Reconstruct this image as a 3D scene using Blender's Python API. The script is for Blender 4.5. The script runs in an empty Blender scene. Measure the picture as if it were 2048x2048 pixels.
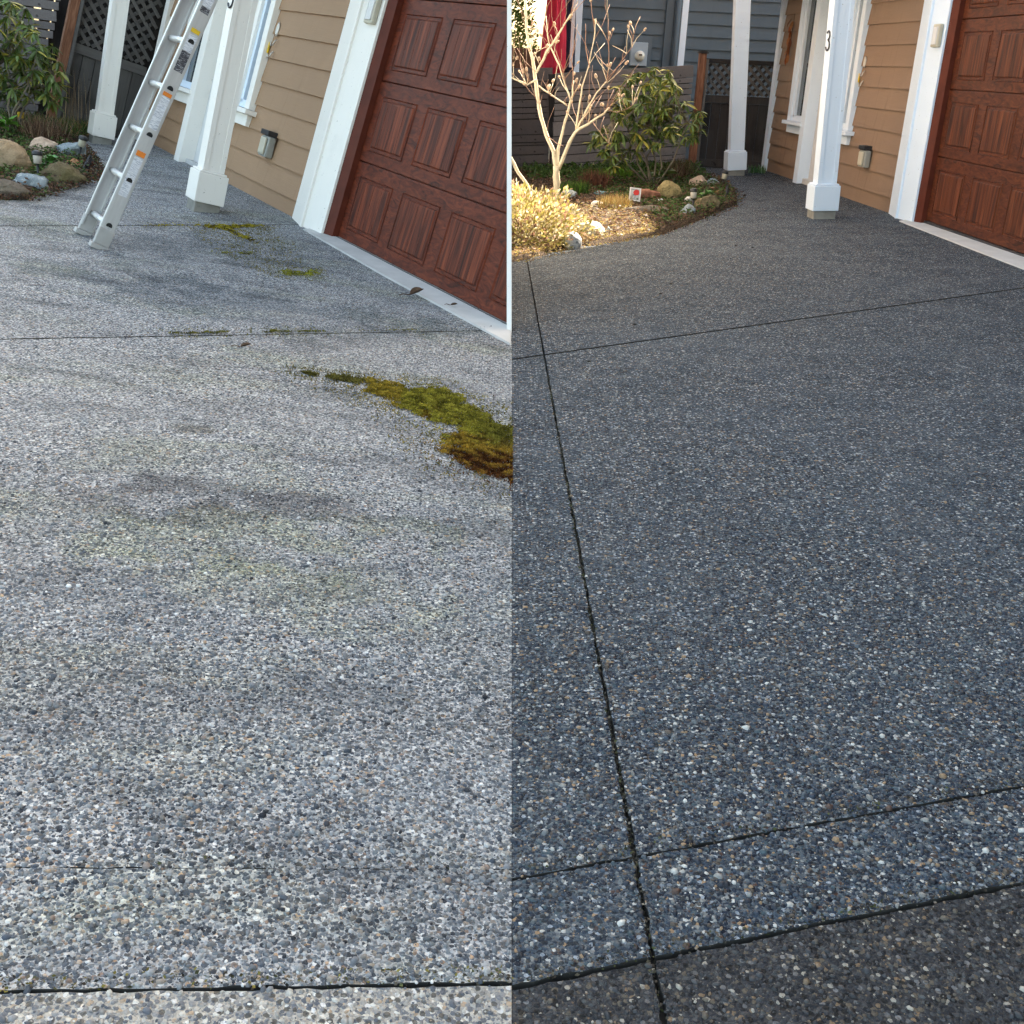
import bpy, bmesh, math, random
import numpy as np
from mathutils import Matrix, Vector, noise
random.seed(7)
rng = np.random.default_rng(11)
R = math.radians
scene = bpy.context.scene
COL = scene.collection

# ------------------------------------------------------------------ camera, sky, sun, exposure
CAM = Matrix(((-0.04539, 0.38074, -0.923568, -7.99903), (-0.998023, 0.022951, 0.05851, 3.829991),
              (0.043474, 0.924397, 0.378945, 1.224772), (0, 0, 0, 1)))
cd = bpy.data.cameras.new('camera'); cam = bpy.data.objects.new('camera', cd); COL.objects.link(cam)
cam.matrix_world = CAM
cd.sensor_width = 36; cd.sensor_fit = 'HORIZONTAL'; cd.lens = 36 * 2200 / 2048
cd.clip_start = 0.05; cd.clip_end = 600
scene.camera = cam

SUN_EL = R(42); SUN_H = Vector((.72, -.69, 0)).normalized()
SUN = Vector((SUN_H.x * math.cos(SUN_EL), SUN_H.y * math.cos(SUN_EL), math.sin(SUN_EL)))
w = bpy.data.worlds.new('World'); scene.world = w; w.use_nodes = True
nt = w.node_tree; nt.nodes.clear()
sky = nt.nodes.new('ShaderNodeTexSky'); sky.sky_type = 'NISHITA'; sky.sun_disc = False
sky.sun_elevation = SUN_EL; sky.sun_rotation = math.atan2(SUN_H.x, SUN_H.y)
sky.air_density = 1.0; sky.dust_density = 3.5; sky.ozone_density = 0.8
bg = nt.nodes.new('ShaderNodeBackground'); bg.inputs[1].default_value = 0.15
ou = nt.nodes.new('ShaderNodeOutputWorld')
tint = nt.nodes.new('ShaderNodeMix'); tint.data_type = 'RGBA'; tint.blend_type = 'MULTIPLY'; tint.inputs[0].default_value = 1
tint.inputs[7].default_value = (1.02, .935, .735, 1)          # warm multiply takes some of the blue out of the whole sky
nt.links.new(sky.outputs[0], tint.inputs[6]); nt.links.new(tint.outputs[2], bg.inputs[0]); nt.links.new(bg.outputs[0], ou.inputs[0])
sl = bpy.data.lights.new('sun', 'SUN'); sl.energy = 4.8; sl.angle = R(0.55); sl.color = (1.0, .9, .74)
so = bpy.data.objects.new('sun', sl); COL.objects.link(so)
so.rotation_euler = (-SUN).to_track_quat('-Z', 'Y').to_euler()
so.location = (0, 0, 30)
vs = scene.view_settings
vs.view_transform = 'Standard'; vs.look = 'None'; vs.gamma = 1; vs.use_curve_mapping = False
vs.exposure = 2.68
cy_ = scene.cycles
cy_.use_denoising = True; cy_.denoiser = 'OPENIMAGEDENOISE'; cy_.denoising_input_passes = 'RGB_ALBEDO_NORMAL'; cy_.denoising_prefilter = 'NONE'
cy_.use_adaptive_sampling = True; cy_.adaptive_threshold = .02; cy_.adaptive_min_samples = 24
cy_.max_bounces = 4; cy_.diffuse_bounces = 2; cy_.glossy_bounces = 2; cy_.transmission_bounces = 2; cy_.transparent_max_bounces = 4
cy_.caustics_reflective = False; cy_.caustics_refractive = False; cy_.sample_clamp_indirect = 4

# ------------------------------------------------------------------ frames of the place
HR = Matrix.Identity(4)                                   # right house stands level
HL = Matrix(((0.879467, -0.466225, 0.095774, -1.612248), (0.473332, 0.8356, -0.2788, 4.141746),
             (0.049955, 0.290529, 0.955561, -0.085829), (0, 0, 0, 1)))
GL = Matrix(((-0.045497, 0.998961, -0.00253, -8.003935), (-0.993927, -0.045521, -0.100188, 3.777091),
             (-0.100199, -0.002044, 0.994965, 0.005236), (0, 0, 0, 1)))
GR = Matrix(((-0.045387, 0.998961, 0.004047, -8.003935), (-0.997996, -0.045521, 0.043959, 3.777091),
             (0.044097, -0.002044, 0.999025, 0.005236), (0, 0, 0, 1)))
END_N = Vector((-0.51014, -0.80016, 0.31544)); END_D = -0.65801    # end plane of the left house (its own axes)

# ------------------------------------------------------------------ materials
class NT:
    def __init__(s, name):
        s.m = bpy.data.materials.new(name); s.m.use_nodes = True
        s.t = s.m.node_tree; s.n = s.t.nodes; s.b = s.n['Principled BSDF']
    def node(s, typ, **kw):
        n = s.n.new('ShaderNode' + typ)
        for k, v in kw.items(): setattr(n, k, v)
        return n
    def link(s, a, b): s.t.links.new(a, b)
    def val(s, sock, v):
        if hasattr(v, 'links') or isinstance(v, bpy.types.NodeSocket): s.link(v, sock)
        else: sock.default_value = v
    def coord(s, scale=(1, 1, 1), kind='Object', rot=(0, 0, 0)):
        c = s.node('TexCoord'); m = s.node('Mapping')
        s.link(c.outputs[kind], m.inputs[0]); m.inputs['Scale'].default_value = scale; m.inputs['Rotation'].default_value = rot
        return m.outputs[0]
    def noise(s, vec, scale, detail=4, rough=.55, dist=0.0):
        n = s.node('TexNoise'); s.link(vec, n.inputs['Vector']); n.inputs['Scale'].default_value = scale
        n.inputs['Detail'].default_value = detail; n.inputs['Roughness'].default_value = rough
        n.inputs['Distortion'].default_value = dist
        return n.outputs['Fac']
    def ramp(s, fac, stops, interp='LINEAR'):
        r = s.node('ValToRGB'); r.color_ramp.interpolation = interp
        e = r.color_ramp.elements
        while len(e) < len(stops): e.new(0.5)
        for el, (p, c) in zip(e, stops):
            el.position = p; el.color = (*c, 1) if len(c) == 3 else c
        s.link(fac, r.inputs[0]); return r.outputs[0]
    def mix(s, fac, a, b, mode='MIX'):
        m = s.node('Mix', data_type='RGBA', blend_type=mode)
        s.val(m.inputs[0], fac)
        for sock, v in ((m.inputs[6], a), (m.inputs[7], b)):
            s.val(sock, (*v, 1) if isinstance(v, tuple) and len(v) == 3 else v)
        return m.outputs[2]
    def math(s, op, a, b=None, clamp=False):
        m = s.node('Math', operation=op, use_clamp=clamp); s.val(m.inputs[0], a)
        if b is not None: s.val(m.inputs[1], b)
        return m.outputs[0]
    def mapr(s, v, a, b, c=0.0, d=1.0):
        m = s.node('MapRange'); m.interpolation_type = 'SMOOTHSTEP'; s.val(m.inputs[0], v)
        for i, x in zip((1, 2, 3, 4), (a, b, c, d)): m.inputs[i].default_value = x
        return m.outputs[0]
    def bump(s, h, strength, dist):
        b = s.node('Bump'); s.link(h, b.inputs['Height']); b.inputs['Strength'].default_value = strength
        b.inputs['Distance'].default_value = dist; s.link(b.outputs[0], s.b.inputs['Normal'])
    def out(s, col, rough=.6, spec=.5, metal=0.0):
        s.val(s.b.inputs['Base Color'], (*col, 1) if isinstance(col, tuple) and len(col) == 3 else col)
        s.val(s.b.inputs['Roughness'], rough); s.b.inputs['Specular IOR Level'].default_value = spec
        s.b.inputs['Metallic'].default_value = metal
        return s.m

MATS = {}
def simple(name, col, rough=.6, var=.15, scale=8, spec=.5, metal=0.0, stretch=(1, 1, 1), bump=0.0, bscale=60):
    """one base colour with cloudy variation and a little grain"""
    t = NT(name); v = t.coord(stretch)
    n = t.noise(v, scale, 5)
    c = t.ramp(n, [(.3, tuple(x * (1 - var) for x in col)), (.7, tuple(min(1, x * (1 + var)) for x in col))])
    if bump: t.bump(t.noise(v, bscale, 4), .5, bump)
    MATS[name] = t.out(c, rough, spec, metal); return MATS[name]

PAL_WET = [(0.0, (.013, .021, .036)), (.16, (.036, .054, .080)), (.28, (.006, .009, .018)), (.40, (.062, .078, .095)), (.52, (.018, .029, .048)),
           (.63, (.125, .142, .152)), (.71, (.078, .062, .048)), (.78, (.048, .074, .090)), (.84, (.22, .222, .212)), (.895, (.070, .040, .030)), (.925, (.46, .455, .43)), (.965, (.28, .19, .11))]
PAL_DRY = [(0.0, (.046, .060, .082)), (.16, (.125, .146, .176)), (.29, (.015, .020, .031)), (.41, (.245, .260, .275)), (.54, (.074, .090, .115)),
           (.65, (.36, .368, .372)), (.74, (.27, .235, .195)), (.80, (.145, .176, .200)), (.86, (.46, .465, .46)), (.91, (.24, .165, .125)), (.94, (.68, .68, .67)), (.975, (.44, .31, .20))]
PAL_DARK = [(0.0, (.020, .022, .027)), (.20, (.034, .036, .042)), (.38, (.014, .016, .02)), (.52, (.055, .056, .06)), (.66, (.03, .032, .037)), (.76, (.10, .085, .065)),
            (.85, (.06, .066, .07)), (.92, (.30, .28, .24)), (.96, (.17, .12, .075))]
PAL_PALE = [(0.0, (.14, .15, .17)), (.2, (.30, .29, .27)), (.35, (.10, .11, .13)), (.5, (.40, .385, .35)), (.65, (.22, .225, .23)), (.8, (.52, .50, .45)), (.9, (.36, .28, .2)), (.95, (.64, .62, .57))]

STAINS = ((-.72, 2.84, .34, .10, (.09, .085, .085), .62), (-.74, 2.55, .42, .20, (.19, .20, .13), .42), (-1.0, 2.70, .30, .10, (.11, .105, .105), .55),
          (-1.03, 3.33, .07, .05, (.09, .085, .07), .6), (-.52, 2.34, .36, .17, (.22, .225, .155), .34), (-.30, 2.75, .20, .10, (.16, .17, .11), .45),
          (-1.9, 5.3, .5, .3, (.10, .11, .12), .5), (-1.2, 5.1, .9, .35, (.13, .14, .15), .55), (-1.75, 6.35, .6, .5, (.12, .13, .14), .5), (-.45, 5.2, .35, .25, (.14, .15, .14), .45),
          (-.95, 1.75, .45, .16, (.16, .16, .165), .4), (-.25, 1.45, .3, .10, (.13, .135, .14), .35))
def aggregate(name, pal, mortar, rough, dirty=0, wet=0):
    t = NT(name); v = t.coord()
    wob = t.node('TexNoise'); t.link(v, wob.inputs['Vector']); wob.inputs['Scale'].default_value = 90; wob.inputs['Detail'].default_value = 2
    vm = t.node('VectorMath', operation='SCALE'); t.link(wob.outputs['Color'], vm.inputs[0]); vm.inputs[3].default_value = .005
    va = t.node('VectorMath', operation='ADD'); t.link(v, va.inputs[0]); t.link(vm.outputs[0], va.inputs[1])
    def cells(scale):
        vo = t.node('TexVoronoi', voronoi_dimensions='2D', feature='F1'); t.link(va.outputs[0], vo.inputs['Vector']); vo.inputs['Scale'].default_value = scale
        sp = t.node('SeparateColor'); t.link(vo.outputs['Color'], sp.inputs[0])
        return vo.outputs['Distance'], sp.outputs[0], sp.outputs[1]
    d1, r1, s1 = cells(122); d2, r2, s2 = cells(240)
    big = t.ramp(r1, pal, 'CONSTANT'); small = t.ramp(r2, pal, 'CONSTANT')
    lim = t.mapr(s1, 0, 1, .34, .62)
    m1 = t.math('GREATER_THAN', lim, d1)
    m2 = t.math('LESS_THAN', d2, .42)
    fine = t.noise(v, 420, 2)
    mort = t.mix(fine, tuple(x * .72 for x in mortar), tuple(x * 1.25 for x in mortar))
    c = t.mix(t.math('MULTIPLY', m2, .8), mort, small); c = t.mix(m1, c, big)
    d3, r3, s3 = cells(82)
    pale_speck = t.math('MULTIPLY', t.math('GREATER_THAN', r3, .85), t.math('LESS_THAN', d3, .32))  # random cells lightened to pale specks
    c = t.mix(t.math('MULTIPLY', pale_speck, .8), c, t.mix(s3, tuple(min(.72, x * 3.8 + .06) for x in mortar), tuple(min(.5, x * 2.2) for x in mortar)))
    pit = t.math('MULTIPLY', t.math('LESS_THAN', r3, .27), t.math('LESS_THAN', d3, .37))
    c = t.mix(t.math('MULTIPLY', pit, .85), c, tuple(x * .16 for x in mortar))
    n1 = t.noise(v, 1.1, 4, .6); n2 = t.noise(v, 4.5, 4, .62)
    if dirty:
        film = t.mapr(n1, .34, .68, .0, .24)
        c = t.mix(film, c, t.mix(n2, (.20, .205, .21), (.34, .345, .345)))
        n3 = t.noise(t.coord((.9, 2.1, 1)), 1.5, 5, .62, .6)
        c = t.mix(t.mapr(n3, .48, .72, 0, .5), c, (.80, .84, .58), 'MULTIPLY')     # algae film in loose bands
        n4 = t.noise(t.coord((1.0, 2.6, 1), rot=(0, 0, .4)), 1.9, 5, .6, .4)
        c = t.mix(t.mapr(n4, .47, .72, 0, .85), c, (.46, .47, .49), 'MULTIPLY')    # damp-dark dirt
        sep = t.node('SeparateXYZ'); t.link(v, sep.inputs[0])
        # algae stains and tyre-dark blotches with a shape of their own
        for (cx, cy, rx, ry, col, k) in STAINS:
            dx = t.math('DIVIDE', t.math('SUBTRACT', sep.outputs[0], cx), rx); dy = t.math('DIVIDE', t.math('SUBTRACT', sep.outputs[1], cy), ry)
            q = t.math('ADD', t.math('MULTIPLY', dx, dx), t.math('MULTIPLY', dy, dy))
            q = t.math('ADD', q, t.math('MULTIPLY', t.math('SUBTRACT', n2, .5), 7.0))
            c = t.mix(t.mapr(q, 1.25, .1, 0, min(1, k * 1.15)), c, tuple(min(1, x / .225) for x in col), 'MULTIPLY')
    else:
        c = t.mix(t.mapr(n1, .40, .68, 0, .35), c, t.mix(.5, c, tuple(x * 1.6 for x in mortar)))
        c = t.mix(t.mapr(n2, .52, .72, 0, .3), c, tuple(x * .45 for x in mortar))
    h = t.math('ADD', t.mapr(d1, .62, .1), t.math('MULTIPLY', t.mapr(d2, .5, .1), .5))
    t.bump(h, .8, .003)
    rr = t.mapr(n2, .35, .65, rough - .12 if wet else rough, rough + .06) if wet else rough
    MATS[name] = t.out(c, rr, (.16 if wet else .3)); return MATS[name]

aggregate('aggregate_clean', PAL_WET, (.078, .090, .104), .80, wet=1)
aggregate('aggregate_dirty', PAL_DRY, (.41, .415, .42), .88, dirty=1)
aggregate('aggregate_old_dark', PAL_DARK, (.036, .036, .037), .7, wet=1)
aggregate('aggregate_old_pale', PAL_PALE, (.34, .32, .28), .9)

def attr_mat(name, attr='col', rough=.6, spec=.5, var=.25, scale=90, trans=0.0, bump=0.0):
    t = NT(name); a = t.node('Attribute', attribute_name=attr); v = t.coord()
    n = t.noise(v, scale, 4)
    c = t.mix(1.0, a.outputs['Color'], t.ramp(n, [(.3, (1 - var,) * 3), (.7, (1 + var * .0 + .0,) * 3)]), 'MULTIPLY')
    if bump: t.bump(n, .5, bump)
    t.out(c, rough, spec)
    if trans:
        tr = t.node('BsdfTranslucent'); t.link(c, tr.inputs[0])
        mx = t.node('MixShader'); mx.inputs[0].default_value = trans
        t.link(t.b.outputs[0], mx.inputs[1]); t.link(tr.outputs[0], mx.inputs[2])
        t.link(mx.outputs[0], t.n['Material Output'].inputs[0])
    MATS[name] = t.m; return t.m
attr_mat('pebble_wet', rough=.48, spec=.4, scale=260, var=.35)
attr_mat('pebble_dry', rough=.8, spec=.35, scale=260, var=.35)
attr_mat('leaf_glossy', rough=.36, spec=.5, scale=40, var=.3, trans=.18)
attr_mat('leaf_matt', rough=.65, spec=.3, scale=40, var=.3, trans=.3)
attr_mat('moss', rough=.9, spec=.1, scale=60, var=.4)
attr_mat('dry_stem', rough=.8, spec=.2, scale=40, var=.3)

def painted(name, col, grime, amount):
    t = NT(name); v = t.coord(); n = t.noise(v, 5, 8, .65); st = t.noise(t.coord((14, 14, 1.2)), 3, 5)
    c = t.mix(t.mapr(n, .54, .8, 0, amount), col, grime)
    c = t.mix(t.mapr(st, .6, .8, 0, amount * .6), c, grime)
    chips = t.noise(v, 55, 3, .6); c = t.mix(t.mapr(chips, .70, .72, 0, .8), c, (.22, .19, .16))
    t.bump(t.noise(t.coord((60, 60, 4)), 5, 3), .25, .002)
    MATS[name] = t.out(c, .5, .4); return MATS[name]
painted('white_paint_warm_offset', (.86, .82, .76), (.52, .49, .45), .22)  # warmed so the blue sky light leaves it neutral on the left house
painted('white_paint_clean_cool_cast', (.72, .81, .92), (.58, .57, .55), .12)  # less grime; the right side's blue light cast is put into the colour
simple('trim_grey', (.66, .65, .64), .6, .06)

def siding(name, col, streak):
    t = NT(name); v = t.coord(); g = t.noise(t.coord((2.2, 9, 60)), 3, 6, .6)
    inf = t.node('ObjectInfo')
    c = t.mix(g, tuple(x * .86 for x in col), tuple(x * 1.1 for x in col))
    c = t.mix(t.math('MULTIPLY', inf.outputs['Random'], .35), c, tuple(x * .78 for x in col))
    s = t.noise(t.coord((9, 9, .5)), 1.6, 4); c = t.mix(t.mapr(s, .56, .74, 0, streak), c, tuple(x * .5 for x in col))
    n = t.noise(v, 3, 5); c = t.mix(t.mapr(n, .55, .75, 0, .3), c, tuple(min(1, x * 1.25) for x in col))
    t.bump(g, .35, .0025)
    MATS[name] = t.out(c, .7, .3); return MATS[name]
siding('siding_tan', (.36, .222, .130), .25)  # tan saturated to offset the blue sky light on the left boards
siding('siding_tan_stained', (.255, .168, .112), .55)
siding('siding_blue', (.092, .122, .150), .2)

def doorwood(sfx, rm, gm):
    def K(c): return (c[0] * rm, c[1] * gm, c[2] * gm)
    t = NT('garage_wood' + sfx); v = t.coord((1, 1, 1))
    inf = t.node('ObjectInfo')
    off = t.node('VectorMath', operation='ADD'); sc = t.node('CombineXYZ')
    t.link(t.math('MULTIPLY', inf.outputs['Random'], 37.0), sc.inputs[0]); t.link(sc.outputs[0], off.inputs[1]); t.link(v, off.inputs[0])
    mp = t.node('Mapping'); t.link(off.outputs[0], mp.inputs[0]); mp.inputs['Scale'].default_value = (26, 5, 1.5)
    g = t.noise(mp.outputs[0], 1.0, 7, .62, .7)
    mp2 = t.node('Mapping'); t.link(off.outputs[0], mp2.inputs[0]); mp2.inputs['Scale'].default_value = (120, 20, 5)
    fine = t.noise(mp2.outputs[0], 1.0, 4, .6)
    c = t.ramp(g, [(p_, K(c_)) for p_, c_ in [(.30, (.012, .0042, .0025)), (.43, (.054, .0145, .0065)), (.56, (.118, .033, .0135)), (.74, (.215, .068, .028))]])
    c = t.mix(t.mapr(fine, .45, .7, 0, .45), c, (.024, .009, .007))
    t.bump(fine, .3, .0012)
    MATS['garage_wood' + sfx] = t.out(c, .5, .16)
    t = NT('garage_rail' + sfx); v = t.coord((5, 5, 16)); g = t.noise(v, 1.5, 7, .65, 1.6)
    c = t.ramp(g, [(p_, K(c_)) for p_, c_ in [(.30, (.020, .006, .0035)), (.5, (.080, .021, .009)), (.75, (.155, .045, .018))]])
    t.bump(g, .25, .001)
    MATS['garage_rail' + sfx] = t.out(c, .5, .16)
doorwood('', 1, 1)
doorwood('_light_offset', 1.3, .98)  # left door's copy of the wood, reddened to offset the blue light
simple('jamb_brown', (.095, .020, .010), .55, .2, spec=.2)
simple('door_red', (.10, .012, .018), .4, .1)

def weathered(name, a, b, vert=True, dark=.4):
    t = NT(name); sc = (42, 42, 2.2) if vert else (42, 2.2, 42)
    inf = t.node('ObjectInfo'); g = t.noise(t.coord(sc), 1.2, 7, .65, .5); n = t.noise(t.coord(), 2.6, 6)
    c = t.mix(g, a, b); c = t.mix(t.math('MULTIPLY', inf.outputs['Random'], .45), c, tuple(x * .55 for x in a))
    c = t.mix(t.mapr(n, .5, .72, 0, dark), c, tuple(x * .4 for x in a))
    kn = t.noise(t.coord((1, 1, 1)), 9, 2); c = t.mix(t.mapr(kn, .72, .76, 0, .7), c, tuple(x * .3 for x in a))
    t.bump(g, .5, .003)
    MATS[name] = t.out(c, .85, .2); return MATS[name]
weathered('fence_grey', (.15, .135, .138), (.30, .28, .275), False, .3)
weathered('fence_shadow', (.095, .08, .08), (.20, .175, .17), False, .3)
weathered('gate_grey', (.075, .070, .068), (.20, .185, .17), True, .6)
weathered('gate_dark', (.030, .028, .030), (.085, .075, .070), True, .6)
weathered('lattice_grey', (.10, .092, .088), (.19, .175, .165), False, .3)
t = NT('post_cedar'); g = t.noise(t.coord((30, 30, 2.0)), 1.3, 4, .5, 2.2)
t.bump(g, .3, .002); MATS['post_cedar'] = t.out(t.ramp(g, [(.3, (.11, .042, .022)), (.5, (.20, .085, .045)), (.7, (.30, .14, .08))]), .7, .3)

simple('concrete_apron', (.52, .51, .49), .85, .10, 6, bump=.002)
simple('concrete_footing', (.27, .255, .225), .9, .25, 9, bump=.004)
simple('joint_dark', (.030, .028, .024), .95, .4, 20)
t = NT('soil'); v = t.coord(); a_ = t.noise(v, 9, 6, .65); b_ = t.noise(v, 75, 4, .7)
c = t.mix(a_, (.032, .022, .015), (.085, .058, .038)); c = t.mix(t.mapr(b_, .52, .66, 0, .8), c, (.17, .115, .07)); c = t.mix(t.mapr(b_, .46, .34, 0, .85), c, (.012, .009, .007))
t.bump(t.math('ADD', t.math('MULTIPLY', a_, .5), b_), 1.0, .03); MATS['soil'] = t.out(c, .95, .15)
simple('aluminium', (.62, .62, .615), .42, .10, 6, metal=.55, stretch=(6, 6, .6))
simple('aluminium_dark', (.36, .36, .355), .5, .1, 9, metal=.5)
simple('rubber_foot', (.42, .41, .39), .7, .15)
simple('hole_black', (.012, .012, .012), .8, .1)
simple('black_plastic', (.018, .018, .02), .45, .2)
simple('beige_plastic', (.50, .46, .36), .5, .08)
simple('grey_plastic', (.30, .30, .27), .5, .1)
simple('clear_plastic', (.55, .50, .44), .15, .1, spec=.8)
simple('glass_window', (.045, .06, .075), .06, .2, 2, spec=.9)
simple('sticker_white', (.74, .75, .78), .4, .05)
simple('sticker_orange', (.75, .22, .03), .4, .1)
simple('sticker_yellow', (.78, .52, .03), .4, .1)
t = NT('sticker_print'); n = t.noise(t.coord((40, 40, 420)), 1.0, 2)
MATS['sticker_print'] = t.out(t.ramp(n, [(.5, (.74, .75, .78)), (.58, (.42, .44, .5))]), .4)
t = NT('sticker_black'); n = t.noise(t.coord((60, 60, 300)), 1.0, 2)
MATS['sticker_black'] = t.out(t.ramp(n, [(.52, (.05, .05, .06)), (.64, (.38, .38, .40))]), .4)
simple('roofing', (.10, .10, .105), .9, .25, 12)
simple('red_fabric', (.52, .012, .045), .75, .12, 6)
simple('navy_fabric', (.018, .024, .05), .8, .2, 6)
simple('white_fabric', (.72, .72, .75), .8, .08)
simple('meter_box', (.33, .40, .47), .45, .06)
simple('meter_panel', (.085, .11, .135), .6, .1)
simple('meter_glass', (.60, .58, .50), .12, .05, spec=.8)
simple('digit_black', (.012, .012, .02), .5, .1)
simple('fern_brown', (.16, .075, .03), .8, .3)

def rockmat(name, a, b, spots=None, moss=0.0):
    t = NT(name); v = t.coord(); n = t.noise(v, 7, 8, .68); m = t.noise(v, 26, 6, .7)
    c = t.mix(t.mapr(n, .35, .65), a, b); c = t.mix(t.mapr(m, .5, .75, 0, .6), c, tuple(x * .45 for x in a))
    if spots: c = t.mix(t.mapr(t.noise(v, 50, 3), .56, .62, 0, .8), c, spots)
    if moss: c = t.mix(t.mapr(t.noise(v, 5, 5), .5, .66, 0, moss), c, (.11, .10, .02))
    f_ = t.noise(v, 90, 5, .7); c = t.mix(t.mapr(f_, .5, .7, 0, .35), c, tuple(x * .4 for x in a)); t.bump(t.math('ADD', m, t.math('MULTIPLY', f_, .4)), 1.0, .018); MATS[name] = t.out(c, .88, .2); return MATS[name]
rockmat('rock_tan', (.30, .215, .125), (.44, .33, .21))
rockmat('rock_round', (.21, .165, .075), (.31, .25, .12), (.11, .10, .05), .2)
rockmat('rock_bluegrey', (.21, .25, .275), (.34, .385, .40), (.50, .52, .52))
rockmat('rock_brown', (.13, .10, .055), (.25, .20, .115), None, .45)
rockmat('rock_dark', (.105, .085, .065), (.20, .165, .13), None, .15)
rockmat('rock_pink', (.50, .36, .26), (.66, .50, .38))
rockmat('rock_orange', (.52, .24, .11), (.62, .33, .18))
rockmat('rock_pale', (.47, .45, .36), (.62, .60, .50), (.25, .24, .18))
rockmat('rock_speckled', (.33, .34, .35), (.50, .50, .49), (.16, .17, .18))
rockmat('rock_white', (.62, .59, .52), (.74, .72, .66))
rockmat('stone_teal', (.10, .18, .21), (.16, .26, .29))
rockmat('wood_log', (.11, .055, .035), (.19, .10, .06))
t = NT('bark_pale'); v = t.coord(); n = t.noise(v, 16, 7, .6); l = t.noise(t.coord((9, 9, 70)), 1, 3)
c = t.mix(n, (.50, .42, .29), (.72, .63, .46)); c = t.mix(t.mapr(l, .60, .70, 0, .5), c, (.20, .15, .09)); t.bump(n, .5, .004)
MATS['bark_pale'] = t.out(c, .75, .25)
simple('bark_twig', (.30, .17, .11), .75, .25, 12)
simple('bark_rhodo', (.20, .165, .12), .85, .3, 14)
simple('bud_fuzz', (.42, .30, .20), .9, .25, 30)
t = NT('cat_fur'); v = t.coord(); n = t.noise(v, 22, 5)
MATS['cat_fur'] = t.out(t.ramp(n, [(.35, (.13, .055, .035)), (.62, (.27, .13, .085))]), .9, .15)
simple('fur_white', (.66, .64, .62), .9, .08)
t = NT('plaque_print'); v = t.coord(); n = t.noise(v, 24, 4)
MATS['plaque_print'] = t.out(t.ramp(n, [(.42, (.16, .18, .20)), (.55, (.42, .44, .45))]), .4)
simple('plaque_red', (.52, .03, .022), .4, .15, 20)
simple('dry_leaf', (.085, .045, .022), .8, .3, 30)
simple('dark_speck', (.02, .018, .015), .9, .2)

# ------------------------------------------------------------------ object helpers
def thing(name, label, cat, M=None, group=None):
    o = bpy.data.objects.new(name, None); COL.objects.link(o); o.empty_display_size = .1
    if M is not None: o.matrix_world = M
    return tag(o, label, cat, group)
def tag(o, label=None, cat=None, group=None, kind=None):
    if label: o['label'] = label
    if cat: o['category'] = cat
    if group: o['group'] = group
    if kind: o['kind'] = kind
    return o
def obj(name, me, m=None, parent=None, M=None):
    o = bpy.data.objects.new(name, me); COL.objects.link(o)
    if m is not None and not me.materials: me.materials.append(MATS[m] if isinstance(m, str) else m)
    if parent is not None: o.parent = parent
    if M is not None:
        if parent is not None: o.matrix_basis = M
        else: o.matrix_world = M
    return o
def T(x=0, y=0, z=0): return Matrix.Translation((x, y, z))
def RX(a): return Matrix.Rotation(a, 4, 'X')
def RY(a): return Matrix.Rotation(a, 4, 'Y')
def RZ(a): return Matrix.Rotation(a, 4, 'Z')
def S(x, y, z): return Matrix.Diagonal((x, y, z, 1))

def bm_mesh(bm, name, smooth=False):
    me = bpy.data.meshes.new(name); bm.to_mesh(me); bm.free()
    if smooth: me.polygons.foreach_set('use_smooth', [True] * len(me.polygons))
    return me
def box_mesh(x0, x1, y0, y1, z0, z1, bev=0.0, name='box'):
    bm = bmesh.new(); bmesh.ops.create_cube(bm, size=1)
    for v in bm.verts:
        v.co = Vector(((x0 + x1) / 2 + v.co.x * (x1 - x0), (y0 + y1) / 2 + v.co.y * (y1 - y0), (z0 + z1) / 2 + v.co.z * (z1 - z0)))
    if bev: bmesh.ops.bevel(bm, geom=list(bm.edges), offset=bev, segments=2, profile=.6, affect='EDGES')
    return bm_mesh(bm, name)
def prism_mesh(poly, z0, z1, bev=0.0, name='prism'):
    """outline in x,y raised from z0 to z1"""
    bm = bmesh.new(); f = bm.faces.new([bm.verts.new((x, y, z1)) for x, y in poly]); f.normal_update()
    if f.normal.z < 0: f.normal_flip()
    r = bmesh.ops.extrude_face_region(bm, geom=[f])
    for v in [g for g in r['geom'] if isinstance(g, bmesh.types.BMVert)]: v.co.z = z0
    bmesh.ops.recalc_face_normals(bm, faces=bm.faces)
    if bev: bmesh.ops.bevel(bm, geom=[e for e in bm.edges if all(abs(v.co.z - z1) < 1e-6 for v in e.verts)], offset=bev, segments=2, affect='EDGES')
    return bm_mesh(bm, name)
def tube_mesh(pts, rad, sides=8, name='tube', smooth=True):
    """tapered tube along a polyline; rad is a number or a list"""
    pts = [Vector(p) for p in pts]; n = len(pts)
    rads = [rad] * n if not hasattr(rad, '__len__') else rad
    bm = bmesh.new(); rings = []; ref = Vector((.31, .87, .12))
    for i, p in enumerate(pts):
        d = (pts[min(i + 1, n - 1)] - pts[max(i - 1, 0)]).normalized()
        a = d.cross(ref)
        if a.length < .05: a = d.cross(Vector((1, 0, 0)))
        a.normalize(); b = d.cross(a)
        rings.append([bm.verts.new(p + (a * math.cos(2 * math.pi * k / sides) + b * math.sin(2 * math.pi * k / sides)) * rads[i]) for k in range(sides)])
    for i in range(n - 1):
        for k in range(sides): bm.faces.new((rings[i][k], rings[i][(k + 1) % sides], rings[i + 1][(k + 1) % sides], rings[i + 1][k]))
    bm.faces.new(rings[0][::-1]); bm.faces.new(rings[-1])
    return bm_mesh(bm, name, smooth)
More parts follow.
